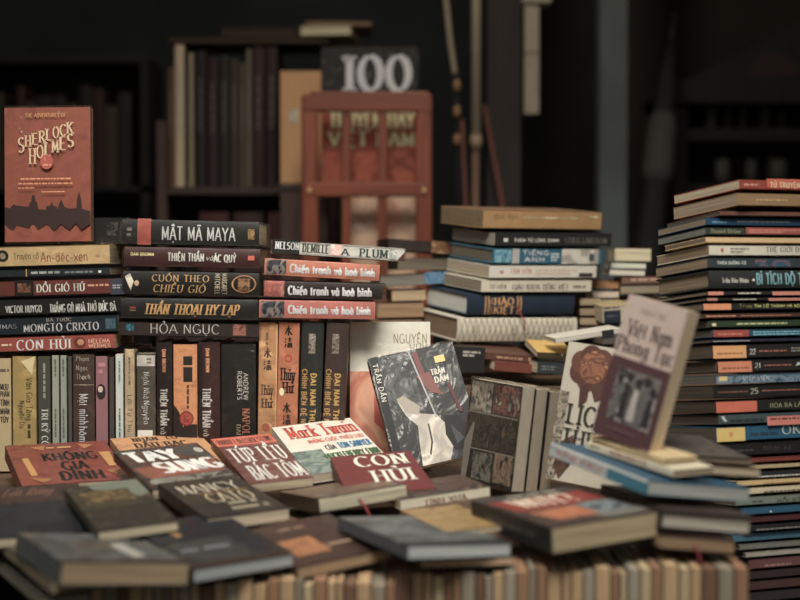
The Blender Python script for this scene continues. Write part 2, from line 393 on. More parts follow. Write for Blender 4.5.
# ------------------------------------------------------------------ books
FACES = {'front': ((0,0,0),(1,0,0),(0,0,1),(0,-1,0)), 'top': ((0,0,1),(1,0,0),(0,1,0),(0,0,1)),
         'left': ((0,1,0),(0,-1,0),(0,0,1),(-1,0,0)), 'right': ((1,0,0),(0,1,0),(0,0,1),(1,0,0))}
def ident(x, y): return x, 1 - y
def decorate(mb, size, face, deco, mp=ident):
    """printed marks on one face; deco coordinates run right and down"""
    o, a, b, n = (Vector(q) for q in FACES[face])
    S = Vector(size); o = Vector((o.x*S.x, o.y*S.y, o.z*S.z))
    la = abs(a.x*S.x + a.y*S.y + a.z*S.z); lb = abs(b.x*S.x + b.y*S.y + b.z*S.z)
    for li, q in enumerate(deco):
        off = n * (.00035 + .00012 * li)
        def put(pts, m): mb.poly([o + a * (x * la) + b * (y * lb) + off for x, y in pts], m)
        k = q[0]
        if k in 'trmb':
            x0, y0, x1, y1 = q[2:6] if k == 't' else q[1:5]
            y0, y1 = min(y0, y1), max(y0, y1)
            xc = (x0 + x1) / 2; yc = (y0 + y1) / 2
            fx0, fx1 = mp(x0, yc)[0], mp(x1, yc)[0]; fy0, fy1 = mp(xc, y1)[1], mp(xc, y0)[1]
            wm, hm = (fx1 - fx0) * la, (fy1 - fy0) * lb
        if k == 'r': put([(fx0, fy0), (fx1, fy0), (fx1, fy1), (fx0, fy1)], ink(q[5]))
        elif k == 'b': put([(fx0, fy0), (fx1, fy0), (fx1, fy1), (fx0, fy1)], blotch(q[5], *q[6:]))
        elif k == 't':
            opt = q[8] if len(q) > 8 else {}
            rot = opt.get('rot', 0); m = ink(q[6])
            if rot == 0:
                for p in text_polys(q[1], wm, hm, q[7], opt.get('shear', 0)):
                    put([(fx0 + x / la, fy0 + y / lb + opt.get('rise', 0) * x / wm) for x, y in p], m)
            elif rot == -90:
                for p in text_polys(q[1], hm, wm, q[7], opt.get('shear', 0)):
                    put([(fx0 + y / la, fy1 - x / lb) for x, y in p], m)
        elif k == 'm':
            m = ink(q[5]); nl = q[6]; vert = len(q) > 7
            R = random.Random(int(x0 * 7 + y0 * 13 + len(deco)))
            lh = 1.0 / nl
            for i in range(nl):
                x = 0.0
                end = 1.0 if i < nl - 1 or nl == 1 else R.uniform(.6, 1)
                ww, hh = (hm, wm) if vert else (wm, hm)
                while x < end - .02:
                    wl = min(R.uniform(.6, 2.4) * hh * lh / ww, end - x)
                    c0, c1 = i * lh + lh * .22, i * lh + lh * .78
                    if vert: pts = [(fx1 - (fx1-fx0)*c1, fy1 - (fy1-fy0)*(x+wl)), (fx1 - (fx1-fx0)*c0, fy1 - (fy1-fy0)*(x+wl)), (fx1 - (fx1-fx0)*c0, fy1 - (fy1-fy0)*x), (fx1 - (fx1-fx0)*c1, fy1 - (fy1-fy0)*x)]
                    else: pts = [(fx0 + (fx1-fx0)*x, fy1 - (fy1-fy0)*c1), (fx0 + (fx1-fx0)*(x+wl), fy1 - (fy1-fy0)*c1), (fx0 + (fx1-fx0)*(x+wl), fy1 - (fy1-fy0)*c0), (fx0 + (fx1-fx0)*x, fy1 - (fy1-fy0)*c0)]
                    put(pts, m); x += wl + .35 * hh * lh / ww
        elif k == 'e' or k == 'o':
            cx, cy, rx, ry = q[1:5]; m = q[5] if not isinstance(q[5], tuple) else ink(q[5]); N = 20
            ring = [(cx + rx * math.cos(2*math.pi*i/N), cy - ry * math.sin(2*math.pi*i/N)) for i in range(N)]
            if k == 'e': put([mp(x, y) for x, y in ring], m)
            else:
                th = q[6]; inn = [(cx + rx*th * math.cos(2*math.pi*i/N), cy - ry*th * math.sin(2*math.pi*i/N)) for i in range(N)]
                for i in range(N):
                    j = (i + 1) % N; put([mp(*p) for p in (ring[i], ring[j], inn[j], inn[i])], m)
        elif k == 'p':
            m = q[2] if not isinstance(q[2], tuple) else ink(q[2])
            put([mp(x, y) for x, y in q[1]], m)
            if len(q[1]) > 4: pass

def book(name, label, group, fr, cover, paper=(196, 180, 150), spine='front', axis='z', hard=False, bulge=0.0, decos=(), wrap=False,
         ribbon=None, spine_col=None, wrap_ext=.003, sag=0.0, rough=.45):
    """decos: list of (face, deco list, mapping)"""
    sx, sy, sz = fr.s
    root = empty(name, fr.mw(), label, 'book', group)
    ai = 'xyz'.index(axis); c = .0026 if hard else .0009; ins = .0032 if hard else .0004
    S = [sx, sy, sz]; lo, hi = [0, 0, 0], [sx, sy, sz]
    si, sgn = {'front': (1, 0), 'back': (1, 1), 'left': (0, 0), 'right': (0, 1)}[spine]
    cm = cover if not isinstance(cover, tuple) else ink(cover, rough)
    smt = cm if spine_col is None else ink(spine_col, rough)
    mb = MB()
    # two boards
    l2, h2 = lo[:], hi[:]; h2[ai] = c; mb.box(l2, h2, cm)
    l2, h2 = lo[:], hi[:]; l2[ai] = S[ai] - c; mb.box(l2, h2, cm)
    # spine board
    l2, h2 = lo[:], hi[:]; l2[ai], h2[ai] = c * .02, S[ai] - c * .02
    if sgn: l2[si] = S[si] - c
    else: h2[si] = c
    seg = [1, 1, 1]; seg[ai] = 10 if bulge else 1
    mb.gbox(l2, h2, *seg, smt)
    for face, dl, mp in decos: decorate(mb, S, face, dl, mp or ident)
    o = mb.build('cover', root)
    if bulge or sag:
        bm = bmesh.new(); bm.from_mesh(o.data)
        if bulge:
            for i in range(1, 10):
                co = [0, 0, 0]; co[ai] = S[ai] * i / 10; no = [0, 0, 0]; no[ai] = 1
                bmesh.ops.bisect_plane(bm, geom=bm.verts[:] + bm.edges[:] + bm.faces[:], plane_co=co, plane_no=no, dist=1e-6)
            for v in bm.verts:
                q = v.co[si] if not sgn else S[si] - v.co[si]
                if q < c * 1.05:
                    s = (v.co[ai] - S[ai] / 2) / (S[ai] / 2)
                    v.co[si] += (1 if sgn else -1) * bulge * (1 - min(1, s * s))
        bm.to_mesh(o.data); bm.free()
    pb = MB(); l2, h2 = [ins] * 3, [S[0] - ins, S[1] - ins, S[2] - ins]
    l2[ai], h2[ai] = c, S[ai] - c
    l2[si] = c if not sgn else ins; h2[si] = S[si] - (c if sgn else ins)
    pm = pages(paper, axis)
    pb.box(l2, h2, pm); pb.build('page_block', root)
    if ribbon:
        rb = MB(); m = ink(ribbon, .6); w = .0035
        pts = [V(*p) for p in fr_ribbon(fr, spine, ai)]
        for p, q in zip(pts, pts[1:]):
            rb.poly([p - V(w/2, 0, 0), p + V(w/2, 0, 0), q + V(w/2, 0, 0), q - V(w/2, 0, 0)], m)
        rb.build('ribbon', root, merge=True)
    if wrap:
        e = [.0005] * 3; li = max(range(3), key=lambda i: S[i]); e[li] = wrap_ext
        if bulge: e[si] += bulge
        sd = Vector((rnd.random() * 50, rnd.random() * 50, rnd.random() * 50))
        def fn(p):
            nn = noise.noise_vector(p * 55 + sd); return p + nn * .0004
        wm = MB(); n = [max(2, min(26, int(s / .009))) for s in S]
        wm.gbox([-e[i] for i in range(3)], [S[i] + e[i] for i in range(3)], *n, film(float(wrap)), fn)
        wm.build('plastic_wrap', root, smooth=True)
    return root
def fr_ribbon(fr, spine, ai):
    sx, sy, sz = fr.s
    return [(sx * .45, 0, sz * .5), (sx * .45, -.004, sz * .45), (sx * .47, -.01, sz * .1), (sx * .5, -.012, -.01), (sx * .52, -.011, -.03)]

def lying(name, label, group, xl, yl, xr, yr, t, d, cover, yaw=0, pitch=0, w=.145, deco=(), top=None, **kw):
    fr = f_lying(xl, yl, xr, yr, t, d, yaw, w, pitch)
    def mp(x, y):
        f = (x - xl) / (xr - xl); return f, ((yl + (yr - yl) * f) - y) / t
    ds = [('front', list(deco), mp)]
    if top: ds.append(('top', top, None))
    return book(name, label, group, fr, cover, axis='z', decos=ds, **kw)
def standing(name, label, group, xl, xr, yt, d, cover, yb=472, lean=0, w=.14, deco=(), yaw=0, **kw):
    t = yb - yt
    fr = f_lying(xl, yb, xr, yb, t, d, yaw, w, 0, math.degrees(math.atan2(lean, t)))
    def mp(x, y):
        fy = (yb - y) / t; return (x - lean * fy - xl) / (xr - xl), fy
    kw.setdefault('axis', 'x')
    return book(name, label, group, fr, cover, decos=[('front', list(deco), mp)], **kw)
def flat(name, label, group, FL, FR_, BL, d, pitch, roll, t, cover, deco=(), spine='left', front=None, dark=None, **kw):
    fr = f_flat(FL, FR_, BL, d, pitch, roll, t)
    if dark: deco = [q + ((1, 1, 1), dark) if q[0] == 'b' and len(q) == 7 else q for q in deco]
    ds = [('top', list(deco), None)]
    for fc, dl in (front or {}).items(): ds.append((fc, dl, None))
    r = book(name, label, group, fr, cover, axis='z', spine=spine, decos=ds, **kw)
    print('DIM flat %-50s w %.3f h %.3f z %.3f..%.3f' % (label[:50], fr.s[0], fr.s[1], fr.O.z, fr.O.z + fr.s[2] + fr.Y.z * fr.s[1]))
    return r
def upright(name, label, group, BL, BR, TL, d, yaw, lean, t, cover, deco=(), spine='left', fr=None, extra=(), **kw):
    fr = fr or f_up(BL, BR, TL, d, yaw, lean, t)
    print('DIM up %-50s w %.3f h %.3f z %.3f' % (label[:50], fr.s[0], fr.s[2], fr.O.z))
    return book(name, label, group, fr, cover, axis='y', spine=spine, decos=[('front', list(deco), None)] + list(extra), **kw), fr
# ------------------------------------------------------------------ the setting
def slab(name, lo, hi, m):
    mb = MB(); mb.box(lo, hi, m); return struct(mb.build(name))
slab('floor', (-3.2, -2.5, -.06), (3.2, 6.0, 0), plaster((58, 54, 48), 6))
WALLY = 5.4
slab('wall_back', (-3.2, WALLY, 0), (3.2, WALLY + .1, 2.9), plaster((46, 52, 52), 2))
slab('wall_left', (-3.2, 2.6, 0), (-3.1, WALLY, 2.9), plaster((40, 38, 36), 2))
slab('wall_right', (3.1, 2.6, 0), (3.2, WALLY, 2.9), plaster((48, 40, 34), 2))
slab('ceiling', (-3.2, 2.9, 2.55), (3.2, WALLY + .1, 2.65), plaster((40, 38, 36), 2))
def xat(px, d): return at(px, 300, d).x
def zat(py, d): return at(400, py, d).z
# dark doorway and brown stretch of wall to its right
mb = MB(); mb.box((xat(515, 5.3), 5.32, 0), (xat(606, 5.3), 5.398, 2.3), plaster((40, 39, 37), 3)); struct(mb.build('door_1'))
mb = MB(); mb.box((xat(606, 5.3), 5.34, 0), (3.1, 5.398, 2.54), plaster((54, 44, 36), 1.3)); struct(mb.build('trim_1'))
# grey-blue painted column and dark brown timber post
mb = MB(); x0, x1 = xat(599, 4.2), xat(627, 4.2); mb.box((x0, 4.2, 0), (x1, 4.3, 2.55), plaster((92, 100, 98), 2)); mb.box((x0 - .015, 4.19, 0), (x1 + .015, 4.31, .12), plaster((92, 100, 98), 2)); struct(mb.build('trim_2', bevel=.006))
mb = MB(); x0, x1 = xat(486, 3.9), xat(521, 3.9); mb.box((x0, 3.9, 0), (x1, 3.99, 2.55), wood((44, 34, 29), 'z', .7)); struct(mb.build('trim_3', bevel=.005))

# ------------------------------------------------------------------ low two-tier display table that carries the books
TB = .195
root = empty('display_table', Matrix.Translation((-.3, 2.2, 0)), 'low wooden display table under the heaped books', 'table')
wd = wood((92, 66, 44), 'x', .6)
mb = MB(); mb.box((-.85, -.58, TB - .025), (.66, .9, TB - .001), wd); mb.build('tabletop', root, bevel=.003)
mb = MB(); mb.box((-.85, .16, .288), (.98, .9, .31), wd); mb.build('raised_shelf', root, bevel=.003)
mb = MB(); mb.box((-.85, .14, TB), (.98, .158, .288), wd); mb.build('riser_board', root)
for x in (-.8, .6):
    for y in (-.54, .84):
        mb = MB(); mb.box((x - .025, y - .025, 0), (x + .025, y + .025, TB - .025), wd); mb.build('leg', root)
# a low crate under the tall right-hand stack
root = empty('wooden_crate', Matrix.Translation((.66, 1.93, 0)), 'low wooden crate under the tall stack at the right', 'crate')
mb = MB()
for i in range(3): mb.box((-.19, -.13 + i * .09, .014), (.23, -.05 + i * .09, .026), wd)
mb.build('slat_top', root)
for y in (-.13, .12):
    mb = MB(); mb.box((-.19, y, 0), (.23, y + .012, .014), wd); mb.build('side_board', root)

# ------------------------------------------------------------------ red-brown slatted chair, its back towards us
D = 3.3
s = D / F
cx = (xat(302, D) + xat(432, D)) / 2
root = empty('slatted_chair', Matrix.Translation((cx, D, 0)), 'red-brown wooden chair with a slatted back, an album standing behind its slats', 'chair')
cw = wood((132, 58, 22), 'z', .35, 1.3); cwx = wood((132, 58, 22), 'x', .35, 1.3)
hw = (432 - 302) / 2 * s
ztop, zm0, zm1 = zat(92, D), zat(197, D), zat(183, D)
for sg in (-1, 1):
    mb = MB(); x = sg * (hw - .021); mb.box((x - .021, -.014, 0), (x + .021, .014, ztop - .006), cw); mb.build('back_post', root, bevel=.006)
mb = MB()
ou = [(-hw, ztop - .05), (-hw + .006, ztop - .02), (-hw + .025, ztop), (hw - .012, ztop), (hw, ztop - .012), (hw, ztop - .05)]
n = len(ou)
for (a, b) in zip(ou, ou[1:] + ou[:1]):
    mb.poly([(a[0], -.016, a[1]), (b[0], -.016, b[1]), (b[0], .016, b[1]), (a[0], .016, a[1])], cwx)
mb.poly([(x, -.016, z) for x, z in ou][::-1], cwx); mb.poly([(x, .016, z) for x, z in ou], cwx)
mb.build('top_rail', root, merge=True, bevel=.004)
mb = MB(); mb.box((-hw + .01, -.0155, zm0), (hw - .01, .013, zm1), cwx); mid = mb.build('middle_rail', root, bevel=.004)
for sg in (-1, 1):
    mb = MB(); xx = sg * (hw - .021); zz = (zm0 + zm1) / 2
    mb.tube([(xx, -.0195, zz), (xx, -.0155, zz)], .006, ink((190, 150, 90), .3), 12); mb.build('screw', mid)
for px0, px1 in ((342, 351), (378, 387)):
    x0, x1 = xat(px0, D) - cx, xat(px1, D) - cx
    mb = MB(); mb.box((x0, -.01, zm1 - .005), (x1, .01, ztop - .04), cw); mb.build('back_slat', root, bevel=.003)
    mb = MB(); mb.box((x0, -.01, .46), (x1, .01, zm0 + .005), cw); mb.build('back_slat', root, bevel=.003)
mb = MB(); mb.box((-hw, -.02, .42), (hw, .25, .45), cwx); mb.build('seat', root, bevel=.006)
for sg in (-1, 1):
    mb = MB(); x = sg * (hw - .021); mb.box((x - .02, .2, 0), (x + .02, .24, .42), cw); mb.build('front_leg', root, bevel=.004)

# albums standing on that chair's seat
fr = Fr(V(xat(344, 3.42), 3.42, .4555), V(1, 0, 0), V(0, 1, 0), V(0, 0, 1), 72 * 3.42 / F, .10, .285)
book('picture_album', 'thick pale pink album on the chair seat, seen between the lower slats', None, fr, (196, 158, 128), axis='y', spine='left', hard=True,
     decos=[('front', [('b', 0, 0, 1, 1, ((196, 158, 128), (214, 178, 146), (180, 128, 100)), 14), ('e', .6, .3, .2, .16, (205, 150, 118))], None)], wrap=True)
d = 3.44
fr = Fr(V(xat(322, d), d, .746), V(1, 0, 0), V(0, .996, .06).normalized(), V(0, -.06, .996).normalized(), 96 * d / F, .05, zat(49, d) - .746)
h = 183 - 49
def yy(py): return (py - 49) / h
def xx(px): return (px - 322) / 96
book('picture_album', 'red and black album standing behind the chair slats, big pale numerals above the rail', None, fr, (34, 30, 28), axis='y', spine='left', hard=True, paper=(150, 130, 105),
     decos=[('front', [('r', 0, yy(98), 1, 1, (150, 62, 40)), ('b', 0, yy(152), 1, 1, ((150, 62, 40), (172, 84, 54), (120, 48, 34)), 20),
        ('b', 0, 0, 1, yy(98), ((30, 28, 26), (44, 42, 39), (30, 28, 26), (90, 86, 78)), 34), ('t', '100', xx(344), yy(91), xx(410), yy(57), (255, 244, 212), 'serifb'),
        ('t', 'TRUYỆN HAY', xx(330), yy(128), xx(414), yy(113), (246, 204, 140), 'serifb'),
        ('t', 'VIỆT NAM', xx(330), yy(146), xx(414), yy(132), (246, 204, 140), 'serifb')], None)], wrap=.4)

# ------------------------------------------------------------------ bookcase behind the stall
D = 3.76
bx0, bx1 = xat(157, D), xat(334, D)
root = empty('bookcase', Matrix.Translation((bx0, D, 0)), 'dark wooden open bookcase behind the stall, volumes on its shelf', 'bookcase')
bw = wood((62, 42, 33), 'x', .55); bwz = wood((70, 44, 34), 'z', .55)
w = bx1 - bx0; sh = zat(187, D); tp = zat(50, D)
mb = MB(); mb.box((0, 0, 0), (.03, .3, sh + .19), bwz); mb.build('side_panel', root, bevel=.003)
mb = MB(); mb.box((w - .03, 0, 0), (w, .3, tp - .02), bwz); mb.build('side_panel', root, bevel=.003)
mb = MB(); mb.box((.03, 0, sh - .022), (w - .03, .3, sh), bw); mb.build('shelf', root, bevel=.003)
mb = MB(); mb.box((.03, 0, .30), (w - .03, .3, .322), bw); mb.build('shelf', root, bevel=.003)
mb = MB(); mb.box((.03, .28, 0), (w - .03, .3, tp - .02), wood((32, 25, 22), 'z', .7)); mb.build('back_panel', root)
vols = [  # px left, px right, py top, colour, what it looks like
 (168.6, 175.4, 66, (92, 58, 40), 'tan-brown volume at the left end of the dark bookcase'),
 (176, 185, 44, (190, 168, 132), 'cream volume, palest near the left end of the bookcase'),
 (185.6, 189, 50, (30, 26, 24), 'thin black volume between two pale ones in the bookcase'),
 (189.6, 194, 52, (158, 140, 108), 'narrow straw-coloured volume in the bookcase'),
 (196, 207, 50, (34, 26, 24), 'black-brown volume right of the narrow straw one in the bookcase'),
 (208, 219, 56, (44, 28, 26), 'dark maroon volume in the middle of the bookcase'),
 (220, 230, 54, (38, 34, 30), 'charcoal volume in the middle of the bookcase'),
 (231, 239, 58, (62, 52, 40), 'dark khaki volume in the middle of the bookcase'),
 (240, 246, 62, (84, 74, 58), 'thin grey-brown volume in the bookcase'),
 (247, 252, 48, (104, 96, 80), 'thin grey volume beside the wine-red ones in the bookcase'),
 (253, 265, 46, (58, 31, 28), 'wine-red volume in the bookcase, left of its twin'),
 (266, 278, 46, (48, 27, 25), 'darker wine-red volume next to the tan board in the bookcase')]
for x0, x1, yt, c, lb in vols:
    f_ = Fr(V(xat(x0, D + .02), D + .02, sh + .002), V(1, 0, 0), V(0, 1, 0), V(0, 0, 1), (x1 - x0) * D / F, .2, zat(yt, D) - sh - .002)
    book('bound_volume', lb, 'volumes on the bookcase shelf', f_, c, axis='x', hard=True, bulge=.004,
         decos=[('front', [('m', .3, .2, .7, .6, tuple(int(v * .6 + 60) for v in c), 1, 'v')], None)])
d = 3.6
f_ = Fr(V(xat(281, d), d, zat(183, d)), V(1, 0, 0), V(0, 1, 0), V(0, 0, 1), 46 * d / F, .09, zat(71, d) - zat(183, d))
book('bound_volume', 'plain tan book facing out beside the red-brown chair', None, f_, (196, 142, 84), axis='y', spine='left', hard=True, paper=(90, 70, 50),
     decos=[('front', [('b', .2, .34, .38, .46, ((90, 76, 60), (214, 200, 170), (120, 100, 76)), 60)], None)])
root = empty('wooden_box', Matrix.Translation((xat(281, d), d, 0)), 'dark wooden box under the plain tan book, beside the chair', 'box')
mb = MB(); mb.box((-.002, -.005, 0), (46 * d / F + .004, .1, zat(183, d) - .02), bwz); mb.build('body', root, bevel=.004)
mb = MB(); mb.box((-.006, -.01, zat(183, d) - .02), (46 * d / F + .006, .102, zat(183, d) - .001), bw); mb.build('lid', root, bevel=.003)
# lower shelf volumes, barely lit
for i, (c, lb) in enumerate((((70, 34, 30), 'dim dark red volume low in the bookcase, left of the others there'), ((58, 40, 32), 'dim brown volume low in the bookcase, between red and maroon'), ((74, 36, 34), 'dim maroon volume low in the bookcase, nearest the chair'))):
    f_ = Fr(V(bx0 + .12 + i * .1, D + .02, .323), V(1, 0, 0), V(0, 1, 0), V(0, 0, 1), .085, .2, .36)
    book('bound_volume', lb, 'volumes low in the bookcase', f_, c, axis='x', hard=True, bulge=.006)
# heap lying over the top of the volumes
ztv = zat(44, D) + .006
def heap(name, label, x0, x1, z, t, c, paper, yaw=0, dd=.2, spine='back', y=D + .02):
    a = math.radians(yaw); X = V(math.cos(a), math.sin(a), 0); Y = V(-math.sin(a), math.cos(a), 0)
    f_ = Fr(V(xat(x0, y), y, z), X, Y, V(0, 0, 1), (x1 - x0) * y / F, dd, t)
    return book(name, label, 'books lying on top of the bookcase', f_, c, paper=paper, spine=spine, hard=True)
heap('bound_volume', 'dark broad folio lying along the top of the bookcase', 170, 330, ztv, .02, (52, 38, 32), (70, 56, 44))
heap('bound_volume', 'dark brown book on the folio atop the bookcase', 222, 300, ztv + .021, .026, (58, 42, 36), (66, 52, 42), 4, .18)
heap('bound_volume', 'cream paper stack lying atop the bookcase above the tan book', 300, 352, ztv + .021, .03, (150, 130, 100), (214, 196, 156), -6, .2)
heap('bound_volume', 'slim brown folder on the cream stack atop the bookcase', 306, 372, ztv + .052, .012, (128, 92, 62), (170, 140, 100), 3, .2)

# ------------------------------------------------------------------ far left: unlit shelf of volumes
D2 = 4.5
x0 = xat(-30, D2); x1 = xat(150, D2)
root = empty('shelf_unit', Matrix.Translation((x0, D2, 0)), 'dim dark shelf unit far back at the left', 'shelf')
w = x1 - x0; s0 = zat(186, D2); s1 = zat(62, D2)
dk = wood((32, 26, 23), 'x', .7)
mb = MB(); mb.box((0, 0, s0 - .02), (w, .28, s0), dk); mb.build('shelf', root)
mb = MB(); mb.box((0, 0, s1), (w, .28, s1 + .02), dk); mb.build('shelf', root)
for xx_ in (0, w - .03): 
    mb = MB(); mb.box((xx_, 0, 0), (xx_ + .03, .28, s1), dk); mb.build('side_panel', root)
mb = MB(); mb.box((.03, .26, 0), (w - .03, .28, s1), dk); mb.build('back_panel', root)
R2 = random.Random(3); x = x0 + .04; i = 0
names = ['leftmost', 'second from the left', 'third from the left', 'fourth from the left', 'fifth from the left', 'sixth from the left', 'seventh from the left', 'eighth from the left', 'ninth from the left', 'tenth from the left', 'eleventh from the left', 'twelfth from the left', 'thirteenth from the left', 'fourteenth from the left']
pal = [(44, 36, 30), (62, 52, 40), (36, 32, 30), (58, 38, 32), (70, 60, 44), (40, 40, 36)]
while x < x1 - .08 and i < len(names):
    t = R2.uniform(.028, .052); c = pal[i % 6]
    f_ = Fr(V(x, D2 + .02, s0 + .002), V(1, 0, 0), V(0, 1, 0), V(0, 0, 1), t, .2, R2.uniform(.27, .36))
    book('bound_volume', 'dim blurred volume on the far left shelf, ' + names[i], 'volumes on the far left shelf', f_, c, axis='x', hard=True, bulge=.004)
    x += t + .002; i += 1

# ------------------------------------------------------------------ poles, rope, trunking
d = 3.75
def pt(px, py, dd=d): return tuple(at(px, py, dd))
root = empty('canopy_pole', Matrix.Identity(4), 'thin pole beside the dark post, cream above and brown below', 'pole')
p0 = at(476, 146, d); 
mb = MB(); mb.tube([(p0.x, d, p0.z), (p0.x, d, 2.2)], .0145, ink((184, 166, 136), .5)); mb.build('upper_pole', root, smooth=True)
mb = MB(); mb.tube([(p0.x - .004, d, 0), (p0.x - .001, d, p0.z)], .011, ink((108, 78, 58), .5)); mb.build('lower_pole', root, smooth=True)
mb = MB(); mb.tube([(p0.x, d, p0.z - .01), (p0.x, d, p0.z + .03)], .017, ink((150, 124, 96), .5)); mb.build('joint_sleeve', root, smooth=True)
root = empty('hanging_rope', Matrix.Identity(4), 'cream twisted rope hanging left of the pole, dark strap below with tan toggles', 'rope')
a = at(446, -60, d); pts = [at(442, -60, d), at(446, 0, d), at(450, 40, d), at(455, 76, d)]
def rope_r(i): return .0075 + .0015 * (i % 2)
rp = []
for k in range(24):
    f_ = k / 23 * 3; i0 = min(2, int(f_)); rp.append(pts[i0].lerp(pts[i0 + 1], f_ - i0))
mb = MB(); mb.tube(rp, [rope_r(i) for i in range(24)], ink((150, 132, 106), .8)); mb.build('rope_strand', root, smooth=True)
mb = MB(); mb.tube([at(455, 74, d), at(457, 120, d), at(459, 190, d), at(458, 300, d)], .012, ink((24, 23, 23), .8)); strap = mb.build('strap', root, smooth=True)
for py in (86, 112, 140):
    q = at(457, py, d - .015); mb = MB()
    mb.tube([q + V(-.002, 0, -.018), q + V(0, 0, -.008), q + V(0, 0, .008), q + V(.002, 0, .018)], [.004, .0105, .0105, .004], ink((150, 108, 68), .5)); mb.build('toggle', strap, smooth=True)
def stick(name, label, p, q, r, c, cat):
    mb = MB(); n = 8; P, Q = at(*p), at(*q)
    mb.tube([P.lerp(Q, k / n) for k in range(n + 1)], [r * (1 - .25 * k / n) for k in range(n + 1)], ink(c, .6))
    return tag(mb.build(name, None, smooth=True), label, cat)
stick('wooden_stick', 'thin reddish stick leaning against the dark post', (520, 300, 3.7), (484, 105, 3.85), .008, (112, 60, 46), 'stick')
stick('wooden_stick', 'short red-brown stick upright between rope and pole', (470, 300, 3.6), (462, 120, 3.72), .008, (104, 56, 44), 'stick')
root = empty('cable_trunking', Matrix.Identity(4), 'pale vertical cable trunking hanging right of the dark post', 'trunking')
x0, x1 = xat(522, 3.98), xat(537, 3.98); zb = zat(116, 3.98)
wm = ink((166, 152, 128), .5)
mb = MB(); mb.box((x0, 3.93, zb), (x1, 3.985, zat(7, 3.98)), wm); mb.build('channel', root, bevel=.004)
mb = MB(); mb.box((x0 - .02, 3.92, zat(7, 3.98)), (x1 + .035, 3.99, zat(-30, 3.98)), wm); mb.build('junction_box', root, bevel=.004)
mb = MB(); mb.box((x0 - .001, 3.928, zat(56, 3.98)), (x1 + .001, 3.986, zat(55, 3.98)), ink((80, 72, 60))); mb.build('seam', root)

# ------------------------------------------------------------------ far right: dark gabled cabinet, folded umbrella
d = 4.6
x0, x1 = xat(672, d), xat(850, d)
root = empty('display_cabinet', Matrix.Translation((x0, d, 0)), 'very dark gabled cabinet far back at the right', 'cabinet')
w = x1 - x0; za, zp = zat(92, d), zat(20, d); dk = wood((26, 22, 20), 'z', .7)
mb = MB(); mb.box((0, .3, 0), (w, .34, za), dk); mb.build('back_panel', root)
for q in (0, w - .05): 
    mb = MB(); mb.box((q, 0, 0), (q + .05, .3, za), dk); mb.build('side_panel', root)
for py in (128, 184, 240):
    mb = MB(); mb.box((.05, 0, zat(py, d) - .045), (w - .05, .3, zat(py, d)), dk); mb.build('shelf', root)
mb = MB(); ou = [(-.04, za - .04), (-.04, za), (w * .75, zp), (w + .04, zp - .1), (w + .04, za - .04)]
for a, b in zip(ou, ou[1:] + ou[:1]): mb.poly([(a[0], -.03, a[1]), (b[0], -.03, b[1]), (b[0], .34, b[1]), (a[0], .34, a[1])], dk)
mb.poly([(x, -.03, z) for x, z in ou], dk); mb.poly([(x, .34, z) for x, z in ou][::-1], dk); gb = mb.build('gable', root, merge=True)
mb = MB(); N = 16; c0 = (xat(770, d) - x0, zat(78, d))
mb.poly([(c0[0] + .085 * math.cos(math.pi * i / N), -.032, c0[1] + .085 * math.sin(math.pi * i / N)) for i in range(N + 1)], ink((52, 38, 33), .7)); mb.build('arch_panel', gb)
for n_, (px, py, wd_, hh, tone, lb) in enumerate([(712, 128, 12, 32, 78, 'widest pale jar'), (729, 128, 7, 30, 64, 'slim jar right of the widest'), (744, 128, 7, 32, 70, 'slim jar before the gap'), (766, 128, 11, 32, 60, 'jar right of the gap'), (783, 128, 7, 28, 52, 'slim jar by the cabinet edge')]):
    q = at(px, py, d + .06); r = wd_ / 2 * d / F; H = hh * d / F
    mb = MB(); mb.tube([(q.x, d + .08, zat(128, d) + .003), (q.x, d + .08, zat(128, d) + H * .75), (q.x, d + .08, zat(128, d) + H * .85)], [r, r, r * .6], ink((tone, tone, tone - 8), .5), 14)
    jr = empty('glazed_jar', Matrix.Identity(4), 'dim grey jar on the dark cabinet upper shelf, ' + lb, 'jar', 'jars in the dark cabinet'); mb.build('body', jr, smooth=True)
    mb = MB(); mb.tube([(q.x, d + .08, zat(128, d) + H * .85), (q.x, d + .08, zat(128, d) + H)], r * .55, ink((50, 46, 42), .6), 12); mb.build('lid', jr, smooth=True)
for px, wd_, tone, lb in [(727, 14, 74, 'leftmost there'), (756, 12, 62, 'middle one there'), (783, 18, 66, 'rightmost there')]:
    q = xat(px, d); H = .09; mb = MB()
    zz = zat(184, d) + .003
    mb.tube([(q, d + .08, zz), (q, d + .08, zz + .02), (q, d + .08, zz + H)], [wd_ * .3 * d / F, wd_ * .55 * d / F, wd_ * .5 * d / F], ink((tone, tone, tone - 8), .5), 14)
    tag(mb.build('glazed_bowl', None, smooth=True), 'dim grey bowl on the lower shelf of the dark cabinet, ' + lb, 'bowl', 'bowls in the dark cabinet')
root = empty('folded_umbrella', Matrix.Identity(4), 'dark folded umbrella leaning before the brown wall, grey cloth at its middle', 'umbrella')
d = 4.3
P, Q = at(640, 330, d - .1), at(672, 36, d + .2)
def lp(t): return P.lerp(Q, t)
mb = MB(); mb.tube([lp(0), lp(.2), lp(.8), lp(.97)], [.03, .05, .035, .01], ink((38, 35, 34), .8), 12); can = mb.build('canopy', root, smooth=True)
mb = MB(); mb.tube([lp(.48), lp(.52), lp(.68), lp(.72)], [.044, .054, .05, .038], ink((76, 74, 70), .8), 12); mb.build('canopy_tie', can, smooth=True)
mb = MB(); mb.tube([lp(.95), lp(1.08)], .012, ink((30, 27, 26), .6), 10); mb.build('shaft', root, smooth=True)
mb = MB(); mb.tube([P + V(0, 0, -(P.z)), P], .012, ink((40, 36, 33), .6), 10); mb.build('stand_tube', root, smooth=True)
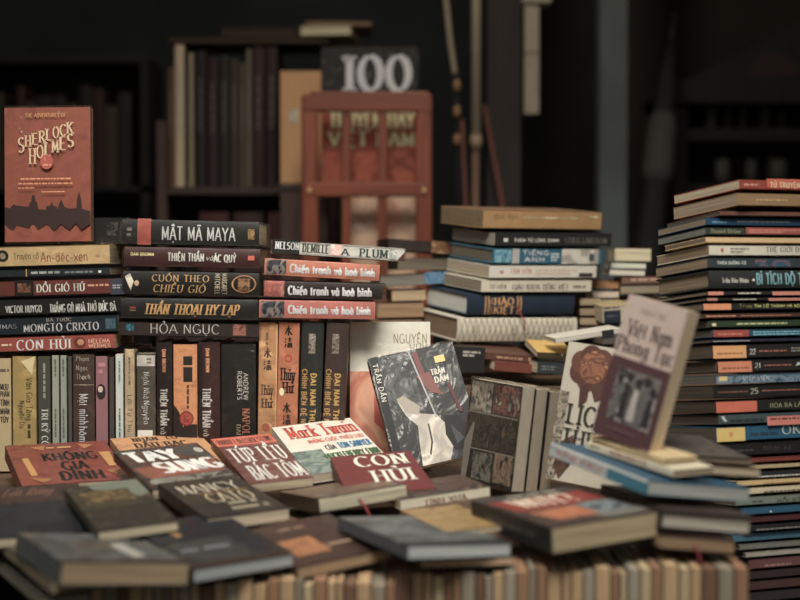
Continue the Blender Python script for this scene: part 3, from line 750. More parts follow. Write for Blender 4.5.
# ------------------------------------------------------------------ the books of the stall
IV = (226, 216, 194); CR = (206, 190, 150); GOLD = (198, 158, 84); WT = (214, 208, 192); BK = (26, 25, 24)
SIL = 'spine-out books lying at the left'
# left stack (bottom to top)
gA = 'horizontal books stacked at the far left'
dA = 2.08
lying('paperback_book', 'salmon-red lying spine with big cream serif letters, bottom of the far left stack', gA, -30, 354, 115, 349, 16, dA, (140, 62, 50), deco=[
    ('t', 'CON HỦI', 17, 350, 71, 339, IV, 'serif'), ('e', 80, 342.5, 6, 6, (96, 44, 34)), ('e', 81, 342, 3.4, 3.4, (178, 120, 84)),
    ('t', 'HELENA', 89, 343, 110, 338.5, (210, 150, 120), 'sansb'), ('t', 'WERNER', 89, 348, 111, 344, (210, 150, 120), 'sansb'), ('m', 2, 343, 12, 347, (220, 180, 150), 1)])
lying('paperback_book', 'dark navy lying spine with pale serif title, second from bottom at far left', gA, -30, 337, 118, 332, 18, dA, (32, 42, 50), wrap=True, deco=[
    ('t', 'MONGTO CRIXTO', 24, 331.5, 99, 323, (216, 214, 204), 'serif'), ('t', 'BÁ TƯỚC', 47, 321, 72, 317.5, (170, 168, 160), 'serif'), ('t', 'DUMAS', -8, 329, 17, 324, (140, 146, 150), 'serif'),
    ('b', 106, 318, 116, 329, ((40, 62, 76), (60, 86, 100), (32, 42, 50)), 70)])
lying('paperback_book', 'black lying spine with condensed white capitals and crumpled film, far left stack', gA, -30, 317, 122, 312.5, 17, dA, (30, 29, 27), wrap=True, wrap_ext=.006, deco=[
    ('t', 'VICTOR HUYGO', 6, 313, 42, 305.5, WT, 'sansb'), ('t', 'THẰNG GÙ NHÀ THỜ ĐỨC BÀ', 50, 312, 116, 303.5, WT, 'sansb')])
lying('paperback_book', 'brick-red lying spine with dark leaf square and blue end, far left stack', gA, -30, 298.5, 124, 294, 17, dA, (112, 52, 42), wrap=True, deco=[
    ('r', 15, 279.5, 34, 296, (34, 28, 26)), ('b', 18, 283, 31, 293, ((34, 28, 26), (150, 90, 62), (34, 28, 26)), 80), ('t', 'ĐỒI GIÓ HÚ', 37, 292, 85, 283.5, (222, 206, 186), 'serif'),
    ('m', 88, 283, 109, 287, (190, 130, 104), 1), ('r', 111, 278, 124, 295, (52, 56, 70)), ('m', 113, 284, 122, 289, (150, 150, 150), 2)])
lying('paperback_book', 'thinnest lying spine, blue-green with tiny lettering, under the cream one', gA, -30, 279, 110, 275.5, 9, dA, (36, 46, 48), wrap=True, deco=[
    ('r', 26, 268.5, 27.2, 277.5, GOLD), ('m', 31, 270, 60, 275, (150, 156, 150), 1), ('m', 65, 270, 93, 274, (110, 118, 116), 1), ('e', 100, 271.6, 1.6, 1.6, WT)])
lying('hardcover_book', 'cream lying spine with red-brown title under the upright rust-red book', gA, -30, 268.5, 110, 264.5, 21, dA, (204, 172, 116), wrap=True, deco=[
    ('e', 3, 256, 6, 6.2, (40, 34, 30)), ('e', 3, 256, 3, 3.4, (150, 130, 100)), ('t', 'Truyện cổ', 14, 259, 39, 252.5, (96, 84, 50), 'lights'), ('t', 'An-đéc-xen', 41, 261.5, 88, 251.5, (136, 58, 42), 'light'), ('m', 96, 253, 100, 258, (160, 120, 80), 1)])
# upright book on that stack
sky = [(0,.74),(.06,.75),(.1,.72),(.14,.73),(.28,.74),(.29,.71),(.31,.7),(.32,.655),(.35,.655),(.36,.7),(.38,.71),(.39,.76),(.48,.765),(.49,.735),(.53,.735),(.55,.7),(.57,.735),(.6,.74),(.62,.76),(.64,.715),(.66,.69),(.68,.715),(.7,.745),(.76,.76),(.82,.755),(.84,.755),(.845,.69),(.86,.655),(.87,.63),(.88,.655),(.895,.69),(.9,.76),(1,.78)]
skyd = []
for (x0, y0), (x1, y1) in zip(sky, sky[1:]): skyd.append(('p', [(x0, y0), (x1, y1), (x1, .87 + .05 * math.sin(x1 * 19) ** 2), (x0, .87 + .05 * math.sin(x0 * 19) ** 2)], (50, 30, 27)))
RU = (134, 66, 46)
lt = []
nx_ = 7
def climb(word, x0, x1, ya, yb, h, c, first=1.0):
    """letters that step upward to the right"""
    n = len(word); out = []; w = (x1 - x0) / n
    for i, chh in enumerate(word):
        f_ = i / (n - 1); y = ya + (yb - ya) * f_; hh = h * (first if i == 0 else 1)
        gw = .35 if chh == 'I' else .86
        out.append(('t', chh, x0 + w * i + w * (.5 - gw / 2), y - h + (0 if i else 0), x0 + w * i + w * (.5 + gw / 2), y + (hh - h), c, 'serif'))
    return out
upright('paperback_book', 'rust-red film-wrapped book standing upright on the far left stack, dark skyline on its cover', None, (5, 242), (91, 242), (4.5, 108), 2.1, 0, 3, .018, RU, deco=[
    ('b', 0, 0, 1, 1, (RU, (142, 72, 50), (124, 60, 42)), 18), *skyd, ('t', 'THE ADVENTURES OF', .25, .075, .72, .045, (196, 140, 84), 'sans'),
    *[(q if not isinstance(q, str) else q) for q in climb('SHERLOCK', .16, .81, .31, .2, .085, (206, 176, 134), 1.3)],
    *climb('HOLMES', .29, .82, .4, .3, .095, (206, 176, 134), 1.25), ('e', .5, .41, .075, .055, (170, 76, 60)), ('t', 'I', .47, .4, .49, .375, (214, 150, 110), 'serif'), ('m', .46, .42, .55, .445, (206, 140, 100), 1),
    ('m', .2, .525, .78, .545, (210, 140, 92), 1), ('m', .17, .56, .8, .58, (200, 130, 86), 1), ('m', .17, .595, .36, .61, (200, 130, 86), 1), ('m', .44, .625, .72, .64, (206, 140, 92), 1)],
    wrap=.5, paper=(120, 100, 80))
lying('hardcover_book', 'black book lying behind the upright rust-red one, only its end showing', gA, 60, 245, 127, 245, 28, 2.13, (30, 29, 28), w=.1, wrap=True, deco=[('b', 107, 222, 118, 236, ((30, 29, 28), (84, 80, 74), (30, 29, 28)), 60)])

# second stack
gB = 'horizontal books stacked second from left'
dB = 2.08
lying('paperback_book', 'brown-black lying spine with thin pale lettering and cyan emblem, bottom of second stack', gB, 119, 336, 259, 338.5, 15, dB, (58, 46, 42), wrap=True, deco=[
    ('t', 'HỎA NGỤC', 150, 334, 219, 323.5, (216, 208, 192), 'lights'), ('b', 126, 323, 134, 331, ((40, 130, 150), (30, 60, 70), (80, 170, 180)), 90), ('b', 233, 324, 246, 336, ((58, 46, 42), (150, 90, 70), (58, 46, 42)), 70)])
lying('hardcover_book', 'black lying spine with slanting gold capitals in the second stack', gB, 121, 318.5, 258, 320.5, 21.5, dB, (34, 33, 31), hard=True, bulge=.003, wrap=True, wrap_ext=.005, deco=[
    ('t', 'THẦN THOẠI HY LẠP', 144, 315, 238, 304, (206, 160, 92), 'serifb', {'shear': .2}), ('r', 130, 306.5, 136, 308.5, (160, 60, 44)), ('m', 130, 309.5, 136, 311, (180, 150, 110), 1)])
lying('hardcover_book', 'black lying spine with two gold title lines and a gold ring, second stack', gB, 123, 294.5, 259, 297, 24.5, dB, (32, 29, 26), hard=True, bulge=.003, wrap=True, deco=[
    ('t', 'CUỐN THEO', 152, 281.5, 209, 274.5, (202, 160, 96), 'serif'), ('t', 'CHIỀU GIÓ', 153, 293, 205, 285, (202, 160, 96), 'serif', {'shear': .2}), ('o', 244, 284, 12.5, 9.5, (176, 120, 64), .86), ('b', 238, 278, 250, 291, ((70, 50, 34), (150, 104, 60), (32, 29, 26)), 70),
    ('t', 'MARGARET', 222, 273, 227, 295, (190, 170, 140), 'sans', {'rot': -90}), ('t', 'MITCHELL', 215, 273, 220, 295, (190, 170, 140), 'sans', {'rot': -90}),
    ('p', [(125, 276), (130, 272.5), (134, 281), (131, 291)], (200, 190, 170)), ('e', 137, 283, 2.4, 3, (180, 150, 110))])
lying('hardcover_book', 'dark maroon lying spine with white capitals and a red square at its right end', gB, 124.5, 266.5, 260, 269, 20.5, dB, (72, 36, 34), hard=True, bulge=.003, wrap=True, deco=[
    ('t', 'THIÊN THẦN', 168, 261.5, 204, 253, (226, 212, 190), 'sansb'), ('t', 'và', 206, 260.5, 213, 255, (226, 212, 190), 'script', {'shear': .3}), ('t', 'ÁC QUỶ', 214, 262.5, 236, 254.5, (226, 212, 190), 'sansb'),
    ('t', 'DAN BROWN', 131, 255.5, 154, 252.3, (216, 190, 120), 'sansb'), ('r', 248, 255.5, 254.5, 260.5, (190, 84, 66))])
lying('hardcover_book', 'black lying spine with a salmon band and jagged white letters, top of second stack', gB, 122, 244, 259, 247, 25.5, dB, (40, 39, 36), hard=True, bulge=.003, wrap=True, deco=[
    ('r', 137.5, 218, 151, 245.5, (178, 84, 66)), ('t', 'MẬT MÃ MAYA', 162, 241, 235, 227, (224, 216, 198), 'sans'), ('b', 248, 229, 254.5, 240, ((60, 48, 34), (170, 130, 70), (60, 48, 34)), 70), ('m', 127, 226, 133, 238, (110, 104, 92), 2)])

# third stack
gC = 'three-volume set lying under the long white spine'
dC = 2.07
CH = 'Chiến tranh và hoà bình'
port = lambda a, b, y0, y1: ('b', a, y0, b, y1, ((34, 32, 34), (70, 70, 76), (150, 140, 134), (30, 28, 28)), 60)
lying('hardcover_book', 'salmon-pink lying spine with white lower-case title, lowest of the matching set', gC, 259, 318, 375, 320, 19, dC, (192, 110, 96), yaw=4, hard=True, bulge=.002, wrap=True, wrap_ext=.005, deco=[
    port(261, 284, 300.5, 318), ('t', CH, 288, 314.5, 370, 305.5, (240, 228, 206), 'fat')])
lying('hardcover_book', 'dark brown lying spine with pink left end in the matching set', gC, 263, 297.5, 382, 300.5, 17.5, dC, (48, 37, 33), yaw=4, hard=True, bulge=.002, wrap=True, wrap_ext=.006, deco=[
    ('b', 264, 280, 284, 297, ((190, 104, 90), (160, 80, 70), (205, 140, 120)), 50), ('t', CH, 288, 296, 371, 286.5, (238, 228, 208), 'fat')])
lying('hardcover_book', 'orange lying spine with white title and dark portrait end, top of the matching set', gC, 264, 275, 379, 281.5, 17.5, dC, (200, 122, 92), yaw=4, hard=True, bulge=.002, wrap=True, deco=[
    port(266, 285.5, 259, 275), ('t', CH, 289.5, 275, 374, 266, (240, 228, 206), 'fat')])
lying('hardcover_book', 'long white lying spine with black left block, above the orange set', None, 272, 253.5, 404, 262, 14, dC, (206, 200, 188), yaw=4, hard=True, wrap=True, w=.16, deco=[
    ('r', 272, 239, 299, 254.5, (36, 34, 32)), ('t', 'NELSON', 275, 249.5, 298.5, 241.5, (232, 226, 210), 'serifb'), ('t', 'DEMILLE', 302, 253, 328, 244, (60, 60, 58), 'serifb'), ('b', 330, 244, 341, 256, ((206, 200, 188), (214, 150, 136), (206, 200, 188)), 60),
    ('t', 'A', 341, 255.5, 348, 248.5, (50, 66, 62), 'serifb'), ('t', 'PLUM', 359, 257.5, 387, 249, (50, 66, 62), 'serifb'), ('b', 389, 249, 396, 260, ((206, 200, 188), (120, 130, 130), (206, 200, 188)), 60), ('p', [(397, 261), (404, 252), (404, 261.5)], (70, 40, 34))])

# ------------------------------------------------------------------ upright row under the stacks
gS = 'books standing upright in the back row'
dS = 2.085
VR = {'rot': -90}
standing('paperback_book', 'cream upright spine with stacked dark words, leftmost in the back row', gS, -4, 12.2, 357, dS, (176, 156, 112), deco=[
    ('t', 'MƯU', 1, 389, 9, 383, (60, 52, 44), 'sansb'), ('t', 'PHÂN', 1, 396, 10, 390.5, (60, 52, 44), 'sansb'), ('t', 'TÌNH', 1, 405, 10, 399, (60, 52, 44), 'sansb'), ('t', 'NHÂN', 1, 413.5, 10, 408, (60, 52, 44), 'sansb'), ('t', 'TÚY', 1, 422, 9, 416.5, (60, 52, 44), 'sansb'), ('m', 1, 367, 10, 371, (100, 90, 76), 1)])
standing('paperback_book', 'mustard-yellow film-wrapped upright spine, second in the back row', gS, 13, 37.4, 355, dS, (190, 164, 92), wrap=True, deco=[
    ('t', 'Văn Gia Tăng', 27, 377, 33, 420, (70, 58, 36), 'script', VR), ('t', 'Nguyễn Du', 20, 400, 25, 428, (84, 70, 44), 'script', VR), ('m', 27, 424, 32, 438, (70, 58, 36), 1, 'v'), ('p', [(22, 360), (36, 355), (33, 374)], (206, 188, 132))])
standing('paperback_book', 'charcoal upright spine with pale capitals beside the yellow one', gS, 38.4, 51.6, 355, dS, (66, 66, 56), deco=[('t', 'TRI KỶ CỔ', 42, 408, 48.5, 446, (210, 206, 190), 'serif', VR), ('m', 43, 362, 47, 398, (140, 138, 124), 1, 'v')])
standing('paperback_book', 'pale grey thin upright spine, left of an identical pair', gS, 52.4, 60, 354, dS, (142, 146, 132), deco=[('m', 54.5, 358, 57.5, 376, (90, 96, 88), 1, 'v'), ('m', 54.5, 408, 57.5, 438, (90, 96, 88), 1, 'v')])
standing('paperback_book', 'pale grey thin upright spine, right of an identical pair', gS, 60.8, 67.6, 354, dS, (136, 142, 130), deco=[('m', 62.5, 358, 65.5, 376, (90, 96, 88), 1, 'v'), ('m', 62.5, 408, 65.5, 438, (90, 96, 88), 1, 'v')])
standing('paperback_book', 'thin dark grey upright spine left of the brown one with white script', gS, 68.4, 72.8, 355, dS, (74, 70, 62))
standing('hardcover_book', 'brown film-wrapped upright spine with white handwritten script', gS, 73.8, 95, 353, dS, (84, 64, 54), hard=True, bulge=.002, wrap=True, deco=[
    ('t', 'Phạm', 77, 359.5, 90, 355, (200, 190, 170), 'script'), ('t', 'Ngọc', 77, 369, 89, 364, (200, 190, 170), 'script'), ('t', 'Thạch', 77, 378, 91, 373, (200, 190, 170), 'script'), ('r', 74.5, 383.5, 94.5, 384.3, (170, 150, 130)),
    ('t', 'Một mình', 80, 393, 89, 424, (226, 216, 200), 'script', VR), ('t', 'hôm', 80, 426, 88, 442, (226, 216, 200), 'script', VR)])
standing('paperback_book', 'mauve-pink upright spine with a small dark portrait', gS, 96, 108.6, 355, dS, (136, 92, 98), deco=[('e', 101.5, 391, 4.6, 8, (40, 34, 36)), ('e', 101, 388.5, 2.5, 3.2, (190, 170, 156)), ('m', 99, 360, 106, 374, (176, 116, 122), 2)])
standing('paperback_book', 'dark grey-brown upright spine right of the mauve one', gS, 109.4, 115, 356, dS, (66, 60, 54))
standing('paperback_book', 'pale mint upright spine with small grey lettering', gS, 115.8, 124.2, 353, dS, (176, 186, 176), deco=[('m', 118.5, 360, 121.5, 382, (110, 116, 110), 1, 'v'), ('m', 118.5, 408, 121.5, 440, (90, 96, 92), 1, 'v')])
standing('paperback_book', 'cream film-wrapped upright spine with small dark script', gS, 125, 135.6, 348, dS, (194, 174, 136), wrap=True, deco=[('t', 'Lời Tự Thú', 128, 394, 132.5, 432, (60, 50, 42), 'script', VR), ('m', 128.5, 356, 131.5, 384, (130, 112, 90), 1, 'v')])
standing('paperback_book', 'taupe upright spine with white top band and white foot box', gS, 137, 156.4, 352, dS, (92, 84, 74), wrap=True, deco=[('r', 137.5, 354, 155.5, 365, (200, 196, 184)), ('t', 'Ngôi Nhà', 144, 371, 150, 398, (210, 206, 194), 'script', VR), ('t', 'Nguyên', 144, 400, 150, 424, (210, 206, 194), 'script', VR), ('r', 138, 430, 153, 442, (206, 200, 188)), ('m', 147, 356, 152, 363, (120, 110, 100), 2)])
TT = [('t', 'THIÊN THẦN', 0, 0, 0, 0)]
standing('hardcover_book', 'black upright spine with white vertical capitals left of the tan sealed one', gS, 157.6, 172.6, 341, dS, (44, 33, 31), hard=True, bulge=.002, wrap=True, wrap_ext=.002, deco=[('t', 'THIÊN THẦN', 161, 388, 167.5, 425, WT, 'sansb', VR), ('t', 'và', 161, 427, 167, 434, WT, 'script', VR), ('t', 'DAN BROWN', 163, 348, 166.5, 371, (200, 130, 90), 'sansb', VR)])
standing('hardcover_book', 'tan-orange upright spine with dark labels and a red seal', gS, 174, 197.6, 343, dS, (178, 114, 68), hard=True, bulge=.002, paper=(120, 90, 60), deco=[('b', 174.5, 343.5, 197, 440, ((178, 114, 68), (192, 128, 78), (160, 98, 58)), 40), ('r', 184, 355, 193, 364, (38, 30, 26)), ('r', 184, 366, 193, 381, (38, 30, 26)), ('m', 186.5, 384, 190.5, 408, (80, 52, 36), 1, 'v'),
    ('p', [(174.2, 404), (180, 412), (184, 428), (184, 460), (174.2, 460)], (36, 28, 26)), ('r', 184, 424, 197.4, 460, (36, 28, 26)), ('o', 187, 418, 7, 7.5, (130, 44, 36), .8), ('e', 187, 418, 5.4, 5.8, (160, 62, 50)), ('b', 184, 414, 190, 422, ((160, 62, 50), (120, 40, 34), (180, 90, 70)), 80)])
standing('hardcover_book', 'dark maroon upright spine with white vertical capitals right of the tan sealed one', gS, 199, 220.4, 341, dS, (70, 40, 38), hard=True, bulge=.003, wrap=True, wrap_ext=.002, deco=[('r', 199.2, 343, 203, 472, (40, 34, 33)), ('t', 'THIÊN THẦN', 203, 387, 211, 427, (226, 216, 200), 'sansb', VR), ('t', 'và', 204, 429, 210, 436, (220, 200, 180), 'script', VR), ('t', 'DAN BROWN', 206.5, 347, 210, 371, (206, 140, 96), 'sansb', VR)])
standing('hardcover_book', 'broad black film-wrapped upright spine with small spaced white letters', gS, 222, 256, 343, dS, (38, 37, 34), hard=True, bulge=.003, wrap=True, wrap_ext=.003, deco=[('t', 'ANDREW', 244, 372, 248.5, 399, (206, 200, 186), 'sans', VR), ('t', 'ROBERTS', 238, 370, 242.5, 399, (206, 200, 186), 'sans', VR), ('t', 'NAPOLEON', 243, 408, 250, 452, (196, 120, 90), 'serif', VR), ('t', 'ĐẠI ĐẾ', 237, 424, 241, 446, (160, 140, 110), 'serif', VR)])
SH = '\u6c34'; SH2 = '\u6d52'
thuy = lambda x0, x1, yy0: [('t', SH, x0, yy0, x1, yy0 + 10, (60, 42, 32), 'deco')]
standing('paperback_book', 'tan upright spine with dark brush characters, left of the orange-tan one', gS, 256.8, 274, 321, dS, (190, 138, 88), lean=2.5, wrap=True, wrap_ext=.002, deco=[('b', 259, 322, 277, 470, ((190, 138, 88), (200, 150, 98), (176, 124, 78)), 30),
    ('t', SH, 264, 357, 272, 347, (70, 52, 38), 'deco'), ('t', SH2, 264, 369, 272, 359, (70, 52, 38), 'deco'), ('t', 'Thủy', 261, 394, 273, 384, (90, 62, 42), 'serifb'), ('t', 'Hử', 262, 407, 272, 398, (90, 62, 42), 'serifb'), ('e', 266, 427, 4, 4, (150, 76, 50)), ('m', 265, 331, 270, 343, (110, 80, 54), 1, 'v')])
standing('paperback_book', 'orange-tan upright spine with a red dot and heavy black title', gS, 275, 296.6, 321, dS, (196, 122, 82), lean=4, wrap=True, wrap_ext=.002, deco=[
    ('t', SH, 285, 334, 293, 324, (56, 38, 30), 'deco'), ('t', SH2, 285, 346, 293, 336, (56, 38, 30), 'deco'), ('o', 288.5, 357, 3.6, 4, (170, 50, 38), .6), ('t', 'Thủy', 280, 379, 295, 367, (40, 28, 24), 'serifb'), ('t', 'Hử', 283, 392, 293, 381, (40, 28, 24), 'serifb'), ('t', SH, 283, 412, 291, 402, (60, 42, 32), 'deco'), ('t', SH2, 283, 424, 291, 414, (60, 42, 32), 'deco'), ('e', 282, 391, 2.4, 4, (220, 200, 150))])
for lb, x0, x1, c in (('black-green upright spine with yellow vertical capitals', 297.6, 319.4, (48, 50, 46)), ('dark brown upright spine with yellow vertical capitals, beside the white cover', 320.4, 342, (74, 56, 50))):
    o = 0 if x0 < 310 else 23.5
    standing('hardcover_book', lb, gS, x0, x1, 321, dS, c, lean=5 if x0 < 310 else 7, hard=True, bulge=.003, wrap=True, wrap_ext=.002, deco=[
        ('t', 'ĐẠI NAM THỰC LỤC', 310 + o, 372, 315.5 + o, 447, (218, 168, 74), 'sansb', VR), ('t', 'CHÍNH BIÊN ĐỆ NHỊ KỶ', 301.5 + o, 368, 306.5 + o, 440, (200, 154, 80), 'sansb', VR), ('b', 309 + o, 332, 316 + o, 352, (c, (150, 142, 126), c), 60)])
# covers leaning in the middle
upright('large_paperback_book', 'large white cover with olive lettering and peach lower half, behind the black glossy book', None, (350, 466), (431, 466), (350, 322), 2.12, 0, 7, .016, (206, 198, 182), deco=[
    ('b', 0, .345, 1, 1, ((196, 128, 96), (206, 150, 116), (184, 104, 80), (214, 170, 130)), 9), ('p', [(.3, .36), (.55, .42), (.7, .62), (.5, .8), (.3, .7)], (176, 76, 62)), ('p', [(.55, .5), (.8, .62), (.7, .9), (.45, .8)], (206, 170, 104)),
    ('t', 'NGUYÊN', .54, .15, .96, .085, (120, 106, 58), 'light'), ('t', 'HUY', .74, .215, .96, .155, (120, 106, 58), 'light')], wrap=.5)
BOD = blotch(((198, 188, 170), (150, 142, 130), (206, 196, 178), (120, 112, 104)), 12)
man = [('b', 0, 0, 1, 1, ((14, 14, 15), (19, 20, 22), (14, 14, 15), (52, 56, 58), (14, 14, 15)), 24),
    ('p', [(.2, .42), (.33, .45), (.42, .56), (.6, .6), (.68, .7), (.72, .84), (.62, 1), (.3, 1), (.33, .8), (.36, .66), (.26, .56)], BOD),
    ('p', [(.34, .8), (.5, .62), (.62, .66), (.66, .86), (.6, 1), (.34, 1)], BOD), ('p', [(.2, .4), (.28, .38), (.44, .5), (.4, .57), (.26, .52)], (150, 138, 124)),
    ('p', [(.47, .66), (.49, .66), (.48, .82), (.42, .93), (.41, .91), (.46, .81)], (60, 54, 50)), ('p', [(.68, .62), (.84, .64), (.96, .82), (.9, .92), (.7, .92), (.64, .78)], (17, 17, 18)), ('p', [(.72, .7), (.84, .84), (.74, .88)], (56, 58, 60)),
    ('p', [(.5, .04), (.56, .02), (.6, .3), (.54, .3)], (110, 56, 52)), ('p', [(.48, .24), (.64, .22), (.72, .44), (.6, .4)], (120, 68, 62)), ('p', [(.46, .02), (.48, .02), (.6, .62), (.58, .62)], (150, 150, 148)),
    ('r', .74, .1, .86, .16, (206, 176, 96)), ('t', 'TRẦN', .66, .26, .82, .21, (200, 194, 180), 'sansb'), ('t', 'DẦN', .68, .33, .84, .28, (200, 194, 180), 'sansb'),
    ('p', [(.12, .3), (.4, .04), (.42, .06), (.16, .33)], (70, 74, 76)), ('p', [(.8, .36), (.84, .34), (.9, .62), (.86, .62)], (84, 40, 38)), ('r', .02, 0, .1, 1, (15, 15, 15)), ('t', 'TRẦN DẦN', .03, .06, .085, .4, (206, 198, 180), 'sans', VR)]
upright('paperback_book', 'black glossy cover with a pale draped figure, tilted in the middle of the heap', None, (397, 472), (485, 458), (368, 359), 1.97, 6, 23, .02, (30, 30, 30), deco=man, wrap=.3)
col = [('b', 0, 0, 1, 1, ((40, 38, 34), (58, 52, 46), (30, 28, 26)), 30)]
for (x0, y0, x1, y1), cs in (((.03, .02, .45, .31), ((50, 50, 46), (140, 130, 112), (34, 32, 30))), ((.48, .02, .98, .3), ((50, 36, 32), (110, 70, 60), (40, 34, 30), (140, 130, 114))), ((.1, .33, .98, .66), ((34, 32, 28), (64, 54, 42), (28, 26, 24), (84, 66, 50))), ((.2, .7, .58, .97), ((44, 46, 44), (100, 96, 84), (32, 32, 30))), ((.62, .68, .97, .96), ((50, 40, 32), (116, 96, 76), (34, 30, 28)))):
    col.append(('b', x0, y0, x1, y1, cs, 90, (1, 1, .5)))
for y in (.315, .67): col.append(('r', .02, y, .99, y + .012, (110, 102, 90)))
col.append(('p', [(.0, .62), (.14, .42), (.17, .44), (.1, 1), (0, 1)], (104, 98, 88)))
c_, fr0 = upright('magazine_volume', 'dark photo-collage cover standing in the middle, front one of three alike white-edged volumes', 'three white-edged volumes standing in the middle', (461, 478), (512, 486), (472, 378), 1.92, -52, 6, .024, (40, 38, 34), deco=col, wrap=True, spine='right', spine_col=(196, 186, 166), paper=(190, 176, 150))
for k, lb in ((1, 'white-edged volume standing behind the dark photo-collage cover, middle of three'), (2, 'white-edged volume next to the white flower cover, rearmost of three')):
    f2 = fr0.shifted(fr0.Y * (.0275 * k)); f2.s = (f2.s[0], .0225, f2.s[2] * (.985 if k == 1 else .97))
    book('magazine_volume', lb, 'three white-edged volumes standing in the middle', f2, (46, 42, 38), axis='y', spine='right', spine_col=((186, 174, 152), (180, 166, 142))[k - 1], wrap=True)
pet = []
for a in range(7):
    an = a / 7 * 2 * math.pi
    pet.append(('e', .3 + .13 * math.cos(an), .17 + .085 * math.sin(an), .12, .085, ((90, 50, 36), (76, 42, 32))[a % 2]))
upright('large_paperback_book', 'white cover with a bronze flower, leaning behind the pink-topped book', None, (545, 478), (640, 486), (569, 341), 1.84, -14, 8, .02, (164, 156, 138), deco=[
    *pet, ('e', .31, .16, .15, .12, blotch(((104, 60, 40), (136, 84, 54), (74, 42, 32), (160, 106, 66)), 60)), ('p', [(.2, .3), (.3, .28), (.3, .4), (.22, .46)], (66, 40, 32)), ('p', [(.3, .28), (.44, .26), (.48, .36), (.38, .4)], (74, 46, 36)),
    ('b', .52, .28, .8, .42, ((164, 156, 138), (178, 162, 116), (164, 156, 138)), 40), ('m', .72, .1, .88, .15, (110, 100, 86), 2),
    ('b', .0, .36, .1, 1, ((50, 40, 34), (150, 140, 122), (60, 46, 38), (164, 156, 138)), 70), ('p', [(.1, .72), (.22, .66), (.26, .84), (.14, .98), (.06, .9)], blotch(((50, 34, 30), (90, 60, 46), (40, 30, 28)), 50)),
    ('t', 'LỊCH', .12, .58, .56, .44, (44, 40, 36), 'serif'), ('t', 'THIÊN', .1, .74, .66, .62, (44, 40, 36), 'serif')], spine_col=(60, 50, 44))

# ------------------------------------------------------------------ stack in the middle distance
gM = 'horizontal books in the middle stack'
kM = dict(yaw=27, pitch=5, w=.165, hard=True)
dM = 2.44
GP = (176, 166, 146)
lying('hardcover_book', 'white quilted-pattern lying spine, bottom of the middle stack', gM, 456, 342, 575, 341, 25, dM, (196, 188, 168), paper=(128, 104, 80), spine_col=(196, 188, 168), bulge=.004, **kM, deco=[
    *[('p', [(456 + i * 5.4, 341.5), (457 + i * 5.4, 341.5), (463 + i * 5.4, 317), (462 + i * 5.4, 317)], (166, 154, 130)) for i in range(0, 21)], *[('p', [(462 + i * 5.4, 341.5), (463 + i * 5.4, 341.5), (457 + i * 5.4, 317), (456 + i * 5.4, 317)], (166, 154, 130)) for i in range(0, 21)],
    ('t', 'KD', 469, 324, 473, 336, (120, 112, 96), 'script', VR), ('t', 'NX', 508, 324, 512, 336, (120, 112, 96), 'script', VR)])
lying('hardcover_book', 'navy lying spine with gold two-line title and red ribbon, middle stack', gM, 466, 315.5, 573, 314.5, 21.5, dM, (28, 44, 62), paper=(186, 186, 176), ribbon=(130, 46, 38), bulge=.003, **kM, deco=[
    ('t', 'HÀO', 492, 304.5, 511, 297, (206, 150, 84), 'serifb'), ('t', 'KIỆT', 492, 314, 512, 306.5, (206, 150, 84), 'serifb'), *[('r', x, 295, x + 1.3, 315, (190, 140, 80)) for x in (483, 486, 514.5, 517.5)], ('t', 'THẾ GIỚI', 488, 297, 490.5, 314, (190, 140, 80), 'sans', VR)])
kM2 = dict(kM); kM2['hard'] = False
lying('paperback_book', 'cream lying spine with black capitals above the navy one', gM, 481, 292.5, 591, 292, 13, dM, (198, 190, 168), paper=(140, 126, 102), **kM2, deco=[('t', 'TỰ ĐIỂN', 489, 289, 505, 284.5, (80, 74, 64), 'serif'), ('t', 'GIÁO KHOA TIẾNG VIỆT', 511, 290, 567, 284, (70, 64, 56), 'serif'), ('m', 572, 284, 585, 289, (120, 112, 98), 1)])
lying('paperback_book', 'pinkish white lying spine with a black tag at its right end', gM, 489, 278.5, 596, 278, 13.5, dM, (206, 196, 184), paper=(166, 150, 126), **kM2, deco=[('m', 499, 269, 503, 275, (180, 120, 110), 1), ('t', 'TÂM HỒN', 509, 273.5, 530, 268.5, (190, 120, 104), 'serif'), ('m', 534, 268, 576, 275.5, (196, 168, 146), 2), ('r', 578, 273, 592, 277, (40, 38, 36))])
lying('hardcover_book', 'teal-blue lying spine with white panels, film-wrapped, middle stack', gM, 492, 264, 602, 264.5, 16, dM, (52, 122, 150), paper=(140, 128, 108), wrap=True, **kM, deco=[
    ('r', 511, 248, 518, 264, (206, 204, 196)), ('r', 560, 248, 598, 264.5, (196, 190, 176)), ('b', 494, 249, 510, 263, ((52, 122, 150), (120, 170, 184), (40, 104, 134)), 70), ('t', 'TIẾNG', 521, 254.5, 547, 250, (214, 220, 216), 'sansb'), ('t', 'ANH', 523, 262, 543, 257, (214, 220, 216), 'sansb'), ('r', 588, 253, 593, 261, (70, 78, 80)), ('m', 549, 252, 557, 262, (190, 210, 212), 3)])
lying('paperback_book', 'black lying spine with small white lettering, second from top of the middle stack', gM, 495, 246.5, 611, 247, 14.5, dM, (34, 35, 34), paper=(146, 138, 124), **kM2, deco=[('r', 503, 238, 507, 242, (200, 196, 184)), ('t', 'THÁM TỬ LỪNG DANH', 513, 242, 557, 238.5, (206, 202, 190), 'sansb'), ('t', 'STIEG LARSSON', 563, 243.5, 606, 237.5, (110, 108, 102), 'serif')])
